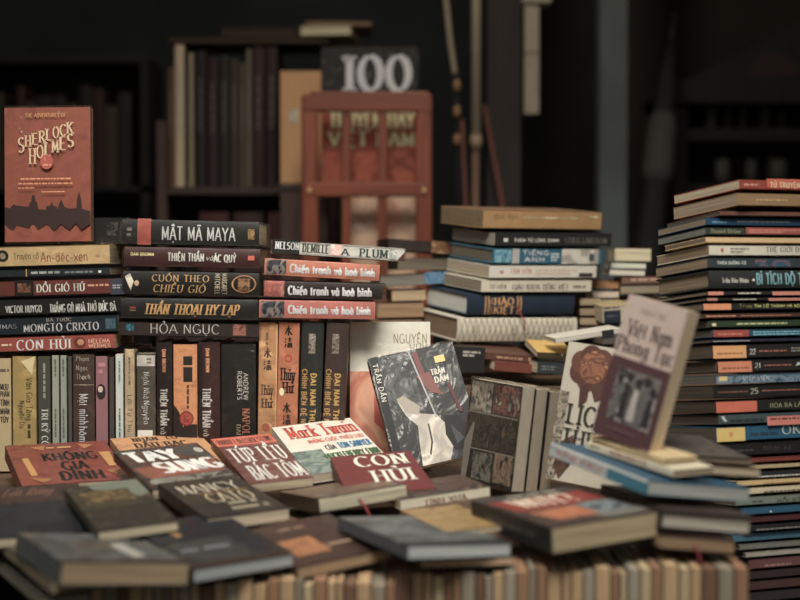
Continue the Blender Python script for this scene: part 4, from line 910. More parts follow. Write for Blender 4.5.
lying('paperback_book', 'honey-tan film-wrapped book, top of the middle stack', gM, 483, 228.5, 601, 230, 19, dM, (200, 156, 98), paper=(156, 132, 96), wrap=True, **kM2, deco=[('t', 'Bình Minh', 493, 219, 517, 213.5, (150, 110, 66), 'script'), ('m', 521, 216, 575, 219, (226, 194, 144), 1), ('m', 588, 214, 597, 218, (226, 200, 150), 1)], top=[('b', 0, 0, 1, 1, ((130, 96, 62), (150, 112, 74), (110, 82, 54)), 20)])
# books below and around it
gN = 'loose books beneath the middle stack'
lying('paperback_book', 'brown lying book with pale spine letters under the quilted one', gN, 478, 359, 537, 364, 8, 2.37, (92, 56, 42), yaw=14, w=.15, pitch=5, deco=[('m', 496, 356, 522, 360, (170, 130, 104), 1), ('r', 528, 357, 530, 361, (180, 140, 110))])
lying('paperback_book', 'red-brown lying book lowest under the middle stack', gN, 494, 371, 552, 376, 10, 2.36, (112, 56, 44), yaw=14, w=.15, pitch=5)
lying('paperback_book', 'black lying book with white specks left of the brown pair', gN, 440, 372, 484, 374, 27, 2.36, (34, 31, 30), yaw=6, w=.06, deco=[('m', 462, 350, 479, 357, (170, 164, 150), 2)])
lying('paperback_book', 'yellow-topped thin book left of the bronze flower cover', gN, 537, 358.5, 575, 360, 7, 2.34, (70, 58, 36), yaw=8, pitch=10, w=.1, top=[('r', 0, 0, 1, 1, (190, 150, 62))], deco=[('t', 'T', 560, 357, 563, 353.5, (190, 180, 150), 'sans')])
lying('paperback_book', 'dark teal book under the yellow-topped one', gN, 537, 374, 576, 376, 13, 2.335, (44, 50, 52), yaw=8, w=.1, deco=[('m', 541, 365, 556, 371, (96, 104, 104), 2)])
lying('booklet', 'thin white booklet lying above the bronze flower cover', gN, 556, 344, 622, 333.5, 6, 2.32, (190, 184, 168), yaw=14, w=.06, paper=(190, 178, 150), pitch=3, deco=[('r', 602, 329, 614, 340, (40, 42, 46))])
# pile behind the long white spine
gP = 'half-hidden books behind the long white spine'
kP = dict(w=.16, spine='back')
lying('paperback_book', 'dark brown slim book with bronze end, top of the half-hidden pile', gP, 388, 250, 457, 255, 12, 2.6, (50, 36, 30), yaw=10, paper=(70, 50, 38), wrap=True, deco=[('b', 431, 241, 455, 254, ((150, 104, 62), (110, 74, 46), (184, 140, 92)), 50)], w=.15, spine='front')
lying('magazine_volume', 'curling grey-paged magazine with a blue spine end in the half-hidden pile', gP, 380, 288, 447, 284, 12, 2.55, (66, 62, 58), yaw=8, paper=(120, 114, 102), deco=[('b', 425, 271, 447, 284, ((54, 96, 130), (90, 130, 156), (50, 84, 112)), 60)], **kP)
lying('paperback_book', 'grey book above the curling magazine, pages facing out', gP, 398, 270.5, 452, 270.5, 13, 2.62, (96, 88, 78), yaw=8, paper=(112, 100, 84), **kP)
lying('paperback_book', 'pale tan page edge beneath the curling magazine', gP, 392, 302, 426, 301, 12, 2.56, (80, 60, 44), yaw=5, paper=(176, 150, 112), **kP)
lying('paperback_book', 'tan-brown broad page edge low in the half-hidden pile', gP, 376, 318.5, 424, 317.5, 15.5, 2.54, (110, 82, 58), yaw=3, paper=(150, 118, 82), **kP)
lying('paperback_book', 'brown page edge lowest in the half-hidden pile', gP, 372, 337, 422, 336, 17, 2.52, (104, 74, 52), yaw=3, paper=(136, 104, 74), **kP)
lying('paperback_book', 'brown book at the very foot of the half-hidden pile', gP, 372, 364, 422, 364, 26, 2.52, (92, 66, 48), yaw=3, paper=(130, 100, 72), **kP)
# pile between middle stack and right stack
gQ = 'small pile of page edges right of the middle stack'
kQ = dict(w=.14, spine='back')
lying('paperback_book', 'cream page edge, top of the small pile right of the middle stack', gQ, 614.5, 261.5, 651, 262, 14, 2.62, (150, 130, 100), paper=(214, 196, 158), yaw=-4, **kQ)
lying('paperback_book', 'white page edge second from top of the small pile', gQ, 611, 268.5, 646, 269.5, 6.5, 2.61, (150, 140, 124), paper=(218, 208, 188), yaw=-4, **kQ)
lying('paperback_book', 'white page edge third from top of the small pile', gQ, 609.5, 275.5, 645, 276.5, 6.5, 2.6, (150, 140, 124), paper=(214, 204, 184), yaw=-4, **kQ)
lying('paperback_book', 'brown page edge with a red spine piece in the small pile', gQ, 622, 284.5, 662, 283.5, 7.5, 2.58, (126, 56, 44), paper=(120, 92, 70), yaw=-3, deco=[('m', 631, 277, 658, 282, (180, 140, 120), 1)], **kQ)
lying('paperback_book', 'grey-brown page edge fifth from top of the small pile', gQ, 621, 294.5, 660, 293.5, 9, 2.57, (96, 84, 70), paper=(146, 130, 106), yaw=-3, **kQ)
lying('paperback_book', 'tan rounded page edge beside the teal spine end', gQ, 596, 289, 619, 289, 9, 2.62, (120, 84, 54), paper=(170, 124, 80), yaw=-3, w=.12, spine='back')
lying('paperback_book', 'thin pinkish white edge under the tan rounded one', gQ, 592, 298, 619, 298, 7, 2.61, (176, 158, 142), paper=(200, 182, 164), yaw=-3, w=.12, spine='back')
lying('paperback_book', 'white-topped book with a dark blue square on its spine, small pile', gQ, 603, 323.5, 640, 321, 17, 2.5, (176, 164, 142), yaw=5, w=.14, deco=[('r', 604, 310, 621, 323, (32, 40, 52)), ('m', 604, 305.5, 620, 309, (90, 80, 70), 1), ('m', 607, 314, 617, 318, (70, 84, 100), 1)], top=[('r', 0, 0, 1, 1, (170, 150, 104))], pitch=4)
for y, c, lb in ((306, (156, 136, 104), 'upper tan page edge beside the navy spine end'), (316, (146, 126, 96), 'middle tan page edge beside the navy spine end'), (325.5, (160, 138, 104), 'lower tan page edge beside the navy spine end'), (335, (120, 100, 78), 'lowest brown page edge beside the navy spine end')):
    lying('paperback_book', lb, gQ, 580, y, 601.5, y, 8.4, 2.56, (90, 74, 58), paper=c, yaw=0, w=.12, spine='back')
lying('paperback_book', 'grey book under the small pile beside the white-topped one', gQ, 603, 345, 660, 343, 19, 2.5, (84, 78, 70), yaw=5, w=.14, paper=(120, 108, 92))
lying('paperback_book', 'brown book supporting the small pile', gQ, 626, 312, 668, 311, 16, 2.66, (100, 82, 62), yaw=0, w=.12, paper=(130, 112, 88), spine='back')
lying('paperback_book', 'dark tan book at the foot of the small pile', gQ, 580, 372, 664, 372, 26, 2.5, (86, 70, 54), yaw=0, w=.16, paper=(110, 94, 74))
# ------------------------------------------------------------------ tall stack at the right
gT = 'horizontal books in the tall right stack'
dT = 1.86
BR = (132, 112, 86); GR = (124, 116, 98); DK = (86, 76, 62)
SAL = (206, 108, 78)
def tbook(xl, yt, yb, cover, label, paper=BR, deco=(), hard=False, ln=128, yaw=20, w=.142, **kw):
    yr = yb + (265 - yb) * .036
    lying('hardcover_book' if hard else 'paperback_book', label, gT, xl, yb, xl + ln, yr, yb - yt, dT, cover, yaw=yaw, pitch=-6, w=w, paper=paper, hard=hard, deco=deco, **kw)
tbook(740, 178.5, 189.5, (136, 52, 38), 'red lying spine with orange title band, topmost of the tall right stack', (166, 150, 122), [('m', 744, 182.5, 758, 187, (196, 130, 100), 1), ('r', 766, 178.5, 868, 189.5, (186, 84, 58)), ('t', 'TỪ TRUYỆN', 769, 188, 798, 182, (226, 180, 140), 'sansb')], yaw=26, w=.15)
tbook(738, 192, 206, (136, 104, 66), 'brown lying spine second from top of the tall right stack', (140, 124, 100), [('m', 756, 198, 786, 202, (170, 140, 96), 1)], yaw=25, w=.15)
tbook(720, 210, 216, (100, 62, 50), 'thin dusky red lying spine third from top of the tall right stack', DK)
tbook(706, 217, 225.6, (24, 62, 92), 'blue lying spine with tiny lettering near the top of the right stack', (130, 114, 90), [('m', 712, 220.5, 726, 224, (90, 140, 170), 1), ('m', 736, 220, 790, 223.5, (110, 120, 124), 1)], w=.13)
tbook(706, 226.6, 235.2, (46, 52, 46), 'dark green lying spine with a red title panel, tall right stack', (110, 112, 102), [('t', 'Daniel Defoe', 711, 233.5, 740, 228.5, (150, 146, 110), 'serif'), ('r', 745, 226.8, 834, 235, (150, 66, 54)), ('m', 748, 228.5, 800, 233.5, (196, 130, 110), 2)], w=.13)
tbook(706, 236.2, 243.2, (198, 162, 110), 'thin plain tan lying spine above the white one, tall right stack', (112, 98, 80), w=.11)
tbook(709.5, 244.4, 256, (190, 184, 164), 'white lying spine with small red mark and dark title, tall right stack', BR, [('e', 722, 250, 1.4, 2.4, (170, 70, 60)), ('m', 730, 246.5, 749, 254, (130, 124, 110), 2), ('t', 'THẾ GIỚI ĐẾN', 765, 252, 806, 246.5, (56, 76, 60), 'serif')])
tbook(708, 257, 268.6, (44, 52, 56), 'slate lying spine with a blue and pink emblem, tall right stack', BR, [('t', 'THIÊN ĐƯỜNG CŨ', 717, 264.5, 745, 261, (180, 184, 176), 'sansb'), ('b', 754, 259, 790, 267, ((44, 52, 56), (36, 84, 106), (120, 70, 76), (36, 84, 106), (44, 52, 56)), 26)])
tbook(709, 269.8, 289.2, (36, 39, 38), 'thick black lying spine with pale blue capitals, tall right stack', (124, 106, 82), [('t', 'Trần Bảo Nhân', 721, 283, 747, 278, (196, 194, 180), 'serif'), ('e', 752, 280, 1.4, 1.4, WT), ('t', 'BÍ TÍCH ĐỘ THUYẾT', 755, 284.5, 824, 272.5, (106, 156, 164), 'sansb')], hard=True, bulge=.002)
tbook(707, 290.6, 296, (34, 32, 31), 'thin black lying spine with salmon tabs, upper of the salmon-tabbed two', (112, 98, 78), [('r', 708, 291, 723, 295.8, (200, 122, 100)), ('m', 737, 291.5, 760, 295, (190, 184, 170), 1), ('r', 771, 290.7, 834, 296, (196, 120, 100))])
tbook(706, 297.2, 301.6, (36, 32, 31), 'thin black lying spine with salmon tabs, lower of the salmon-tabbed two', (112, 98, 78), [('r', 707, 297.5, 717, 301.4, (170, 110, 96)), ('m', 732, 298, 755, 301, (180, 174, 160), 1), ('r', 767, 297.3, 834, 301.6, (186, 116, 98))])
tbook(703, 302.6, 311, (30, 32, 30), 'black lying spine with orange end block and yellow title, tall right stack', (100, 88, 70), [('r', 703.5, 303, 730.5, 310.6, (206, 128, 78)), ('t', 'Truy', 738, 307.5, 751, 303.5, (196, 180, 70), 'script'), ('t', 'TÌM CỔ THÀNH HÀ NỘI', 753, 307.5, 800, 304, (186, 180, 90), 'sansb')])
tbook(704, 313, 319, (70, 44, 34), 'thin red-brown lying spine below the orange-ended black one', DK, [('m', 706, 314.5, 735, 318, (190, 120, 84), 1), ('m', 740, 314, 790, 317, (150, 100, 74), 1)])
tbook(710, 320, 328.2, (40, 58, 38), 'dark green lying spine with cream dot, tall right stack', (92, 82, 66), [('r', 712, 323, 716, 326.5, (220, 190, 140)), ('m', 736, 321.5, 786, 325.5, (170, 176, 120), 1)])
tbook(713, 329.2, 337.8, (34, 70, 92), 'blue lying spine with red end block and cyan lettering, tall right stack', (92, 82, 66), [('r', 713.5, 329.5, 748, 337.6, (150, 62, 48)), ('m', 718, 332.5, 742, 336, (190, 110, 84), 1), ('m', 752, 330, 800, 336, (110, 180, 196), 2)])
tbook(711, 338.8, 343.4, (40, 40, 56), 'thin indigo lying spine under the blue one with red block', (90, 80, 66), [('m', 713, 340, 750, 342.5, (150, 150, 160), 1)])
tbook(713, 344.6, 359.2, (34, 30, 29), 'black lying spine with tan-orange end block, upper of the two numbered twins', (84, 72, 58), [('r', 713.3, 345, 745.5, 359, (212, 146, 84)), ('m', 717, 352, 742, 355.5, (150, 96, 54), 1), ('t', '22', 749, 354.5, 754.5, 348.5, (206, 200, 186), 'serif'), ('m', 758, 349, 786, 352.5, (150, 90, 70), 1), ('m', 790, 346, 806, 352, (130, 126, 118), 2)])
tbook(718, 360.4, 373.2, (34, 30, 29), 'black lying spine with salmon end block, lower of the two numbered twins', (84, 72, 58), [('r', 718.3, 360.8, 751, 373, (200, 118, 80)), ('m', 722, 366.5, 748, 370, (140, 80, 54), 1), ('t', '21', 754, 368, 759.5, 362.5, (206, 200, 186), 'serif'), ('m', 763, 363.5, 790, 366.5, (150, 90, 70), 1), ('p', [(794, 366), (797, 361), (801, 364)], (180, 180, 170))])
tbook(716, 374.4, 383.4, (60, 84, 100), 'blue and white mottled lying spine below the numbered twins', (96, 92, 84), [('b', 716.5, 374.6, 840, 383.2, ((52, 84, 110), (110, 130, 138), (44, 70, 92)), 50), ('r', 719, 376, 727, 381.5, (206, 180, 110)), ('t', 'ĐIỆP VIÊN', 742, 380.5, 768, 375.5, (200, 206, 204), 'script', {'shear': .2})])
tbook(714, 384.6, 399.2, (28, 27, 26), 'black lying spine with rust lettering and pale numerals, above the red-ended one', (74, 64, 52), [('m', 718, 390.5, 747, 393.5, (120, 76, 60), 1), ('t', '25', 750, 394, 757, 388, (190, 186, 172), 'serif'), ('m', 761, 388.5, 800, 391.5, (140, 84, 66), 1)])
tbook(716, 400.4, 413.2, (28, 29, 26), 'black lying spine with red end block, tall right stack', (74, 64, 52), [('r', 716.3, 400.8, 756, 413, (196, 92, 66)), ('t', 'HÓA RA LÀ', 769, 407.5, 800, 402.5, (150, 156, 110), 'serif')])
tbook(719, 414.4, 425.4, (60, 74, 76), 'grey-teal lying spine with a pink panel above the blue one', (74, 64, 52), [('p', [(721, 416), (724, 415.5), (727, 422), (724, 422)], (170, 180, 176)), ('r', 766, 414.5, 846, 425.2, (200, 112, 100)), ('m', 769, 416.5, 798, 421, (120, 66, 60), 1), ('m', 730, 418, 762, 422.5, (40, 48, 50), 1)])
tbook(716.5, 426.6, 442.4, (28, 82, 110), 'blue lying spine with yellow end block and large pale letters, tall right stack', (84, 76, 64), [('r', 717, 427, 744.5, 442.2, (214, 176, 84)), ('e', 731, 434.5, 2, 3, (206, 130, 70)), ('m', 750, 431, 776, 436, (36, 60, 78), 1), ('t', 'OK', 781, 434, 799, 424, (186, 190, 176), 'serif'), ('t', 'INAWA', 801, 434, 842, 424, (186, 190, 176), 'serif')])
tbook(715, 443.6, 457.6, (26, 25, 25), 'black lying spine with faint grey title below the yellow-ended blue one', (74, 66, 54), [('m', 722, 449, 752, 453, (64, 62, 60), 1), ('t', 'Nhật ký', 762, 450, 790, 445, (90, 84, 80), 'script', {'shear': .2})])
low = [(735, 458.6, 464.4, (120, 50, 42), 'thin red lying spine low in the right stack', []), (735, 465.4, 471, (170, 150, 110), 'thin straw lying spine under the thin red one', []),
  (737, 472, 479.4, (38, 38, 40), 'thin black-and-white striped lying spine in the right stack', [('m', 758, 474.5, 800, 478, (190, 190, 184), 1)]), (737, 480.4, 487, (196, 164, 104), 'straw-yellow lying spine with dark lettering, low right stack', [('m', 763, 482, 800, 485, (110, 84, 56), 1)]),
  (739, 488, 495.6, (190, 176, 142), 'cream lying spine with dark capitals, low right stack', [('m', 763, 489.5, 800, 493.5, (96, 84, 70), 1)]), (736, 497, 506.6, (108, 118, 104), 'grey-green lying spine with dark letters, low right stack', [('m', 752, 499.5, 762, 504, (70, 76, 66), 1), ('t', 'HỒI KÝ', 776, 503, 800, 498, (70, 76, 66), 'sansb')]),
  (742, 507.8, 516, (30, 84, 112), 'plain blue lying spine under the grey-green one', [('e', 770, 512, 1.2, 1.2, WT)]), (744, 517, 524, (74, 36, 38), 'dark wine lying spine under the plain blue one', []), (744, 525, 533, (34, 32, 33), 'black lying spine with grey lettering near the foot of the right stack', [('m', 756, 527, 800, 530.5, (120, 116, 112), 1)]),
  (733, 534.2, 543, (56, 100, 120), 'dusty blue lying spine near the foot of the right stack', []), (740, 544.2, 551, (104, 104, 96), 'grey lying spine under the dusty blue one', []), (746, 552.4, 558.4, (150, 144, 128), 'pale grey lying spine near the foot of the right stack', []),
  (750, 559.6, 570, (96, 60, 60), 'mauve lying spine near the foot of the right stack', [('m', 764, 563, 790, 567, (150, 106, 100), 1)]), (752, 571, 580, (50, 38, 38), 'dark brown lying spine near the very foot of the right stack', []), (752, 581, 591, (70, 44, 44), 'dusky red lying spine second lowest in the right stack', []), (752, 592, 603, (44, 38, 38), 'black-brown lying spine lowest in the right stack', [])]
for xl, yt, yb, c, lb, dl in low: tbook(xl, yt, yb, c, lb, (90, 80, 64), dl, w=.13)

# ------------------------------------------------------------------ front right pile
gR = 'pile of books at the front right'
lying('paperback_book', 'brown page edge with a hanging red ribbon, lowest of the front right pile', gR, 660, 549.5, 734, 555, 15, 1.42, (60, 42, 34), yaw=8, w=.13, paper=(148, 120, 88), spine='back', ribbon=(112, 34, 36))
lying('hardcover_book', 'thick grey-white page block second from the bottom of the front right pile', gR, 659, 530, 752, 537, 22, 1.43, (54, 44, 38), yaw=14, w=.17, paper=(180, 174, 154), spine='left', hard=True)
lying('hardcover_book', 'blue-spined book with grey-white pages in the front right pile', gR, 646, 496, 748, 503.5, 17, 1.45, (30, 74, 98), yaw=26, w=.205, pitch=5, paper=(178, 184, 178), spine='left', hard=False, spine_col=(46, 96, 122))
_o = bpy.data.objects
R3 = [o for o in COL.objects if o.get('label', '').startswith('blue-spined')][0]
def more(root, face, size, deco):
    cv = [c for c in COL.objects if c.parent == root and c.name.startswith('cover')][0]
    mb = MB(); mb.v = [tuple(v.co) for v in cv.data.vertices]; mb.f = [tuple(p.vertices) for p in cv.data.polygons]; mb.mi = [p.material_index for p in cv.data.polygons]; mb.mats = list(cv.data.materials)
    decorate(mb, size, face, deco)
    me = bpy.data.meshes.new('cover'); me.from_pydata(mb.v, [], mb.f)
    for m in mb.mats: me.materials.append(m)
    me.polygons.foreach_set('material_index', mb.mi); cv.data = me
def dims(root):
    pb = [c for c in COL.objects if c.parent == root and c.name.startswith('cover')][0]
    return [max(v.co[i] for v in pb.data.vertices) for i in range(3)]
more(R3, 'left', dims(R3), [('b', 0, 0, .62, .98, ((150, 158, 156), (130, 140, 142), (168, 172, 166)), 30), ('r', 0, 0, 1, .2, (186, 190, 184)), ('t', 'MƯỜI BA VỤ ÁN LẠ', .08, .72, .56, .38, (158, 84, 70), 'sansb'), ('r', .62, .2, 1, 1, (40, 100, 118))])
lying('paperback_book', 'cream spine with red title sloping down, under the pink-topped book', gR, 585, 449, 673, 478, 8, 1.62, (196, 186, 158), yaw=-62, w=.06, pitch=0, paper=(160, 140, 108), deco=[('m', 591, 444, 600, 449, (140, 120, 96), 1), ('t', 'NHỮNG NGÀY THƠ', 612, 460.5, 648, 455.5, (150, 60, 50), 'sansb')])
lying('paperback_book', 'straw spine with dark lettering sloping down, directly under the pink-topped book', gR, 590, 440.5, 664, 465, 6.5, 1.62, (190, 166, 118), yaw=-62, w=.05, pitch=0, paper=(160, 140, 108), deco=[('m', 598, 437, 618, 441.5, (110, 86, 60), 1), ('m', 622, 447, 650, 451.5, (110, 86, 60), 1)])
lying('paperback_book', 'cream page edge right of the sloping spines, front right pile', gR, 682, 473, 760, 478.5, 10, 1.53, (110, 84, 62), yaw=12, w=.12, paper=(176, 160, 130), spine='back')
lying('booklet', 'dull brown booklet lying on the cream page edge, front right pile', gR, 676, 462, 756, 466.5, 3, 1.53, (84, 70, 56), yaw=14, w=.13, paper=(120, 104, 84), pitch=4, top=[('b', 0, 0, 1, 1, ((70, 60, 50), (110, 94, 74), (50, 44, 40)), 40)])
lying('booklet', 'dark grey booklet topmost at the front right, below the black spines', gR, 664, 456.5, 752, 461, 3, 1.54, (60, 56, 52), yaw=16, w=.13, paper=(104, 94, 80), pitch=5, top=[('b', 0, 0, 1, 1, ((46, 44, 42), (84, 78, 70), (40, 38, 36)), 40)])
photo = [('r', 0, 0, 1, .435, (168, 148, 136)), ('r', 0, .435, 1, 1, (72, 44, 48)), ('t', 'PHAN KẾ BÍNH', .27, .115, .7, .075, (110, 84, 78), 'script'),
    ('t', 'Việt Nam', .14, .275, .88, .165, (56, 44, 46), 'serif'), ('t', 'Phong Tục', .03, .395, .98, .29, (56, 44, 46), 'serif'),
    ('b', .16, .5, .9, .87, ((58, 52, 52), (104, 100, 96), (44, 40, 42), (150, 146, 140), (50, 46, 46)), 42, (1, 1, .6))]
for i, (x, y) in enumerate(((.25, .58), (.4, .55), (.56, .57), (.7, .55), (.82, .6))): photo += [('e', x, y, .05, .03, (38, 34, 36)), ('p', [(x - .06, .84), (x - .04, y + .05), (x + .04, y + .05), (x + .06, .84)], ((84, 82, 80), (40, 37, 39), (150, 146, 140))[i % 3])]
photo.append(('m', .25, .915, .7, .93, (110, 80, 82), 1))
upright('paperback_book', 'pink-topped cover with a grey group photograph, standing on the front right pile', None, (592, 431), (651.5, 445), (629.6, 293.5), 1.605, -52, 10, .02, (168, 148, 136), deco=photo, spine='left', paper=(206, 182, 142))

# ------------------------------------------------------------------ flat books heaped at the front
gF = 'books lying flat in the front heap'
flat('paperback_book', 'red flat cover with black outlined title and gold scrolls, left of the heap', gF, (22, 486), (131, 479), (4, 446), 1.82, 8, 3.5, .021, (124, 52, 40), deco=[
    ('b', 0, 0, 1, 1, ((122, 52, 40), (136, 60, 45), (108, 46, 36)), 20), ('t', 'KHÔNG', .3, .46, .82, .27, (30, 26, 24), 'sansb'), ('t', 'GIA', .44, .7, .68, .5, (30, 26, 24), 'sansb'), ('t', 'ĐÌNH', .38, .94, .78, .74, (30, 26, 24), 'sansb'),
    ('p', [(.86, .3), (.97, .3), (.95, .66), (.88, .66)], (178, 128, 62)), ('p', [(.1, .38), (.16, .36), (.18, .8), (.12, .8)], (178, 128, 62)), ('p', [(.22, .1), (.38, .06), (.34, .2)], (166, 104, 56)), ('p', [(.7, .06), (.86, .1), (.74, .2)], (166, 104, 56)), ('m', .38, .1, .62, .17, (190, 140, 80), 1), ('p', [(.1, .86), (.3, .9), (.2, .98)], (150, 100, 56)), ('p', [(.82, .78), (.96, .74), (.9, .9)], (150, 100, 56))], wrap=True)
flat('paperback_book', 'orange-tan flat cover with a dark-lettered top, behind the black western cover', gF, (141, 478), (236, 470), (108, 439), 1.87, 8.5, 3, .012, (176, 122, 74), deco=[
    ('b', 0, 0, 1, 1, ((176, 122, 74), (190, 136, 84), (160, 104, 62)), 30), ('t', 'NHÂN', .22, .13, .5, .04, (54, 38, 30), 'serifb'), ('t', 'ĐẦU BẠC', .2, .3, .78, .18, (54, 38, 30), 'serifb'), ('t', 'CỔ', .6, .13, .72, .05, (54, 38, 30), 'serifb')])
flat('paperback_book', 'black flat cover with bold white two-line title and red-brown scene', gF, (152, 490), (242, 479), (119, 451), 1.715, 7.5, 1, .014, (34, 31, 29), deco=[
    ('b', .02, .02, .98, .98, ((40, 34, 31), (92, 56, 44), (34, 31, 29), (60, 50, 44)), 22), ('p', [(.02, .5), (.4, .46), (.97, .44), (.97, .74), (.1, .76)], (132, 70, 52)), ('p', [(.3, .6), (.6, .52), (.8, .62), (.66, .72), (.4, .7)], (150, 88, 62)), ('p', [(.62, .1), (.94, .04), (.98, .4), (.7, .3)], (56, 58, 56)), ('e', .92, .2, .05, .07, (150, 148, 136)),
    ('t', 'TAY', .1, .36, .66, .1, (206, 204, 194), 'fat', {'shear': -.1}), ('t', 'SUNG', .3, .68, .98, .42, (206, 204, 194), 'fat', {'shear': -.1}), ('b', .1, .78, .95, .96, ((34, 31, 29), (120, 116, 104), (34, 31, 29)), 40), ('e', .12, .86, .07, .07, (120, 116, 104))], wrap=True)
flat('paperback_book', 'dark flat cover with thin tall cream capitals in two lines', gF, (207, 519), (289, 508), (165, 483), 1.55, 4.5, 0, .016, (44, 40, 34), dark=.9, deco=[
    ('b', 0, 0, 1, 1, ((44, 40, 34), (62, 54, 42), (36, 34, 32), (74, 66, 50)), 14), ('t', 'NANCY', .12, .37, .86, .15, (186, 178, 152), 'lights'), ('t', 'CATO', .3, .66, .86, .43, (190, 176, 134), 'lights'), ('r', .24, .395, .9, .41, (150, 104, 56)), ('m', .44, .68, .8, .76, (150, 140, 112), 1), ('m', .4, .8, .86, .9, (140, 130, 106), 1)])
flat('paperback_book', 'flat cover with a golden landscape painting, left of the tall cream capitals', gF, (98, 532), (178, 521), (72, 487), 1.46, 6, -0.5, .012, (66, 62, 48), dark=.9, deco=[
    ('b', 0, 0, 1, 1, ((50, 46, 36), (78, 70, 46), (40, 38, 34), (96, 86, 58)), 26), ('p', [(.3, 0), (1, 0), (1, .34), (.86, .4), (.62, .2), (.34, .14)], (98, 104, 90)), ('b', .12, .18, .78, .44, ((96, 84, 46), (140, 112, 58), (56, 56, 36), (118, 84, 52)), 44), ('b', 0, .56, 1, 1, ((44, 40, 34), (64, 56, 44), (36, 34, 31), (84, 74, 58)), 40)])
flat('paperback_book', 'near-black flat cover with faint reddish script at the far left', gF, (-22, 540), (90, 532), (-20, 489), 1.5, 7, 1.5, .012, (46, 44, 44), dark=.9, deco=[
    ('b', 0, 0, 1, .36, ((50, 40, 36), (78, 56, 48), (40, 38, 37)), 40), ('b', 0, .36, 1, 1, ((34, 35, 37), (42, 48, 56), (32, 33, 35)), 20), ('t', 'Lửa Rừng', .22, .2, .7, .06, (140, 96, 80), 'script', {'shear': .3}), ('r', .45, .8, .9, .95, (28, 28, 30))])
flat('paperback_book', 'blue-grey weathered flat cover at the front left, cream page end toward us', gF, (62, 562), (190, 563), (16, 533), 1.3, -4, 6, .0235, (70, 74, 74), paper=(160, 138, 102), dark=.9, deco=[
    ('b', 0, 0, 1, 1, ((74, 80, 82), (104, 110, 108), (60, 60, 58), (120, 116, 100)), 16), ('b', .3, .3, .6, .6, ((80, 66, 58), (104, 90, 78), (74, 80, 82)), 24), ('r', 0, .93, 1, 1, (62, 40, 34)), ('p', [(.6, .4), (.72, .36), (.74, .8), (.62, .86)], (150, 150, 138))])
lying('paperback_book', 'slanting page edge at the lower left corner, upper of two', gF, -8, 546, 51, 595, 11, 1.58, (66, 58, 46), yaw=-62, w=.05, paper=(136, 122, 94), spine='back')
lying('paperback_book', 'slanting page edge at the lower left corner, lower of two', gF, -8, 568, 42, 610, 11, 1.56, (60, 56, 48), yaw=-62, w=.05, paper=(126, 120, 100), spine='back')
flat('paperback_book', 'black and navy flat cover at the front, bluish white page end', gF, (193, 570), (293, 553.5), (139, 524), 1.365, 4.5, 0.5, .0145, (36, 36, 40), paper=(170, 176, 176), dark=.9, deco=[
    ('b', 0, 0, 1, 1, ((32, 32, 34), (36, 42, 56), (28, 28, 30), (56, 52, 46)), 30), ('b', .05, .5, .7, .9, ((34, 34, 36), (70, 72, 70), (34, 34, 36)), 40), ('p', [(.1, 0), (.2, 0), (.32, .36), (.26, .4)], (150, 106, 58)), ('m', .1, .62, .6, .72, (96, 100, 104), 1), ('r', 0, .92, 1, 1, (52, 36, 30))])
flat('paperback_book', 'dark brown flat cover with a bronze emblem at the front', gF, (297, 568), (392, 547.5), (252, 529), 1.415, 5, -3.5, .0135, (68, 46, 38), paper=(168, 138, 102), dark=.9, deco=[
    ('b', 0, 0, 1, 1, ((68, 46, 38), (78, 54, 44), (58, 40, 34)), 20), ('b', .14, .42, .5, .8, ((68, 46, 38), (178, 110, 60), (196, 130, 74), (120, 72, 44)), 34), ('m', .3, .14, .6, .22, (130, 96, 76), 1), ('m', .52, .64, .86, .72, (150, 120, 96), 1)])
flat('paperback_book', 'red-brown flat cover with tall white capitals and an orange head band', gF, (249, 484), (313, 477), (215, 439), 1.75, 10, 1.5, .014, (96, 44, 37), deco=[
    ('r', 0, 0, 1, .2, (196, 92, 66)), ('t', 'HARRIET BEECHER STOWE', .06, .16, .96, .05, (56, 30, 26), 'serifb'), ('t', 'TÚP LỀU', .08, .57, .94, .27, (228, 214, 188), 'serif'), ('t', 'BÁC TÔM', .16, .95, .97, .66, (228, 214, 188), 'serif')], wrap=True)
flat('paperback_book', 'white flat cover with red, blue and green lettering, between the red-brown and the maroon covers', gF, (308, 475), (393, 463), (277, 427), 1.86, 13, -0.5, .014, (200, 192, 176), deco=[
    ('b', 0, .56, .36, 1, ((84, 104, 96), (120, 134, 120), (60, 84, 84), (150, 156, 140)), 24), ('t', 'Mark Twain', .12, .3, .96, .05, (186, 70, 54), 'serifb'), ('t', 'NHỮNG CUỘC PHIÊU LƯU', .28, .43, .96, .36, (190, 100, 84), 'sansb'), ('t', 'CỦA', .42, .6, .54, .51, (60, 64, 62), 'sansb'), ('t', 'TOM SAWYER', .58, .6, .97, .49, (34, 110, 150), 'fat'), ('t', 'HUCKLEBERRY FINN', .34, .78, .98, .67, (50, 90, 56), 'fat')])
flat('paperback_book', 'maroon flat cover with large pale serif letters', gF, (348, 496), (436, 488), (332, 457), 1.69, 6.5, -2.5, .02, (100, 34, 33), deco=[('t', 'CON', .26, .34, .9, .06, (224, 208, 180), 'serif'), ('t', 'HỦI', .38, .76, .86, .46, (224, 208, 180), 'serif')])
flat('paperback_book', 'flat book with grey-brown cover and long white page edge with a red ribbon mark', gF, (318, 498.5), (406, 484), (287, 491), 1.63, -3.5, -6.5, .018, (84, 68, 54), paper=(214, 200, 170), deco=[('b', 0, 0, 1, 1, ((84, 68, 54), (120, 96, 76), (66, 56, 46), (140, 104, 84)), 18)], ribbon=(120, 40, 34), wrap=True)
lying('paperback_book', 'small blue book with a white lettered spine end, beneath the white page edge', gF, 286, 503, 316, 516, 7, 1.8, (44, 72, 100), yaw=-55, w=.11, deco=[('r', 287, 499, 315, 519, (190, 184, 164)), ('m', 290, 502, 311, 512, (90, 90, 90), 2)])
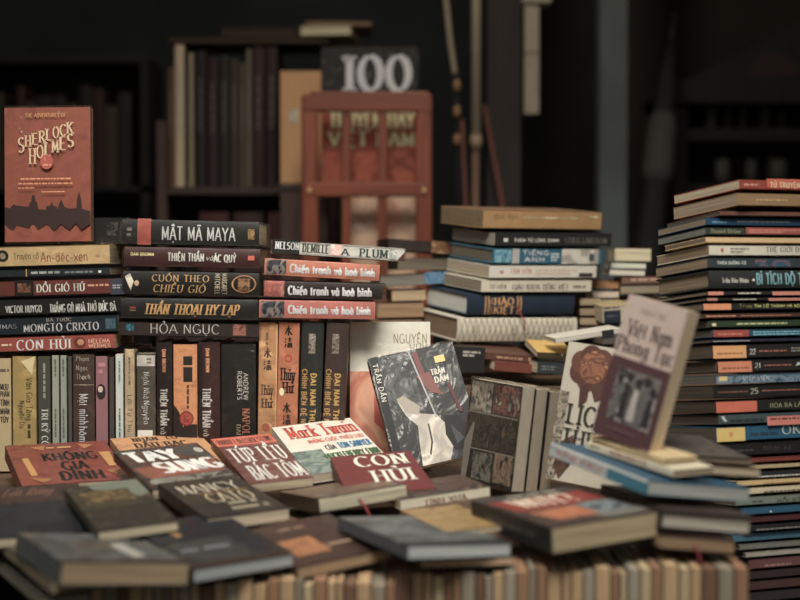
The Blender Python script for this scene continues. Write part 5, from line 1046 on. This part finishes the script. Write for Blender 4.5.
lying('paperback_book', 'white spine with dark red capitals in the middle of the front heap', gF, 401, 511, 490, 497, 11.5, 1.66, (200, 192, 168), yaw=22, w=.09, pitch=2, paper=(170, 150, 118), deco=[('t', 'TÌNH XƯA', 424, 503.5, 466, 496.5, (120, 40, 36), 'serifb'), ('m', 424, 491, 448, 494, (120, 110, 96), 1)], top=[('b', 0, 0, 1, 1, ((50, 38, 34), (80, 60, 50), (36, 30, 28), (104, 80, 62)), 24)])
flat('paperback_book', 'blue-grey flat cover with bluish white page end, front centre', gF, (408, 546), (511, 543), (346, 517), 1.365, -2.5, 3, .0145, (66, 72, 76), paper=(184, 190, 188), dark=.9, deco=[('b', 0, 0, 1, 1, ((70, 78, 82), (120, 126, 124), (56, 60, 62), (140, 140, 128)), 14), ('r', 0, .88, 1, 1, (40, 40, 42)), ('b', .5, .2, .98, .6, ((50, 54, 58), (88, 94, 96), (60, 64, 66)), 30)])
flat('paperback_book', 'cream page end directly under the blue-grey flat book, front centre', gF, (421, 560), (515, 557), (384, 533), 1.39, -0.5, 1.5, .009, (56, 48, 42), paper=(190, 158, 118))
flat('booklet', 'ochre booklet between the white spine and the thick graphic-covered book', gF, (446, 532), (508, 525), (424, 508), 1.47, 0, -2, .006, (130, 100, 54), deco=[('b', 0, 0, 1, 1, ((120, 94, 54), (150, 118, 62), (90, 74, 50)), 24)])
flat('thick_paperback_book', 'thick book with red and orange graphic cover and black spine, front right of centre', gF, (551, 528), (657, 511), (484, 499), 1.385, 0.5, -3.5, .0285, (34, 32, 32), paper=(176, 156, 118), spine='left', deco=[
    ('b', 0, 0, 1, 1, ((40, 36, 35), (70, 50, 42), (34, 32, 32)), 20), ('p', [(.05, .16), (.98, .1), (.98, .48), (.1, .52)], (128, 44, 34)), ('t', 'WHY?', .22, .44, .78, .16, (214, 190, 166), 'serif'), ('p', [(.12, .58), (.6, .54), (.66, .84), (.2, .86)], blotch(((150, 82, 46), (170, 100, 58), (96, 60, 42)), 30)), ('b', .6, .52, .95, .86, ((44, 48, 50), (120, 132, 136), (40, 40, 40)), 34), ('r', 0, .02, .96, .16, (60, 58, 54)), ('m', .3, .05, .8, .12, (150, 140, 120), 1), ('p', [(.5, .86), (.98, .82), (.98, .97), (.55, .98)], (104, 100, 90))],
    front={'left': [('m', .2, .3, .8, .7, (74, 70, 66), 1)]})

# ------------------------------------------------------------------ row of upright books along the front, page edges toward us
gW = 'upright books along the front, page edges out'
segs = [(56, 191, 571, 'under the weathered blue-grey cover'), (191, 296, 575, 'under the black and navy cover'), (296, 396, 576, 'under the cover with the bronze emblem'), (396, 516, 567, 'under the bluish white page end'), (516, 651, 564, 'under the thick graphic-covered book'), (651, 748, 560, 'under the front right pile')]
PC = [((196, 160, 112), 'tan'), ((150, 138, 116), 'grey-beige'), ((160, 118, 82), 'brown'), ((194, 170, 126), 'cream'), ((164, 152, 130), 'pale grey'), ((124, 90, 66), 'dark brown'), ((186, 150, 104), 'honey')]
CC = [(56, 44, 36), (34, 32, 32), (90, 60, 44), (46, 52, 54), (110, 96, 74), (74, 42, 36)]
RW = random.Random(21); ordn = ['first', 'second', 'third', 'fourth', 'fifth', 'sixth', 'seventh', 'eighth', 'ninth', 'tenth', 'eleventh', 'twelfth', 'thirteenth', 'fourteenth', 'fifteenth']
last = -1
for x0, x1, yt, where in segs:
    ws = []
    while sum(ws) < x1 - x0: ws.append(RW.choice((8, 9, 10, 11, 12, 13, 15, 17)))
    k = (x1 - x0) / sum(ws); x = x0
    for i, wpx in enumerate(ws):
        wpx *= k; j = RW.randrange(len(PC))
        if j == last: j = (j + 1) % len(PC)
        last = j; c, cn = PC[j]; jt = RW.uniform(0, 7)
        standing('paperback_book', cn + ' front-row page edge, ' + ordn[i] + ' from left ' + where, gW, x + .35, x + wpx - .35, yt + jt, 1.406, RW.choice(CC), yb=756, w=RW.uniform(.118, .132), paper=c, spine='back')
        x += wpx
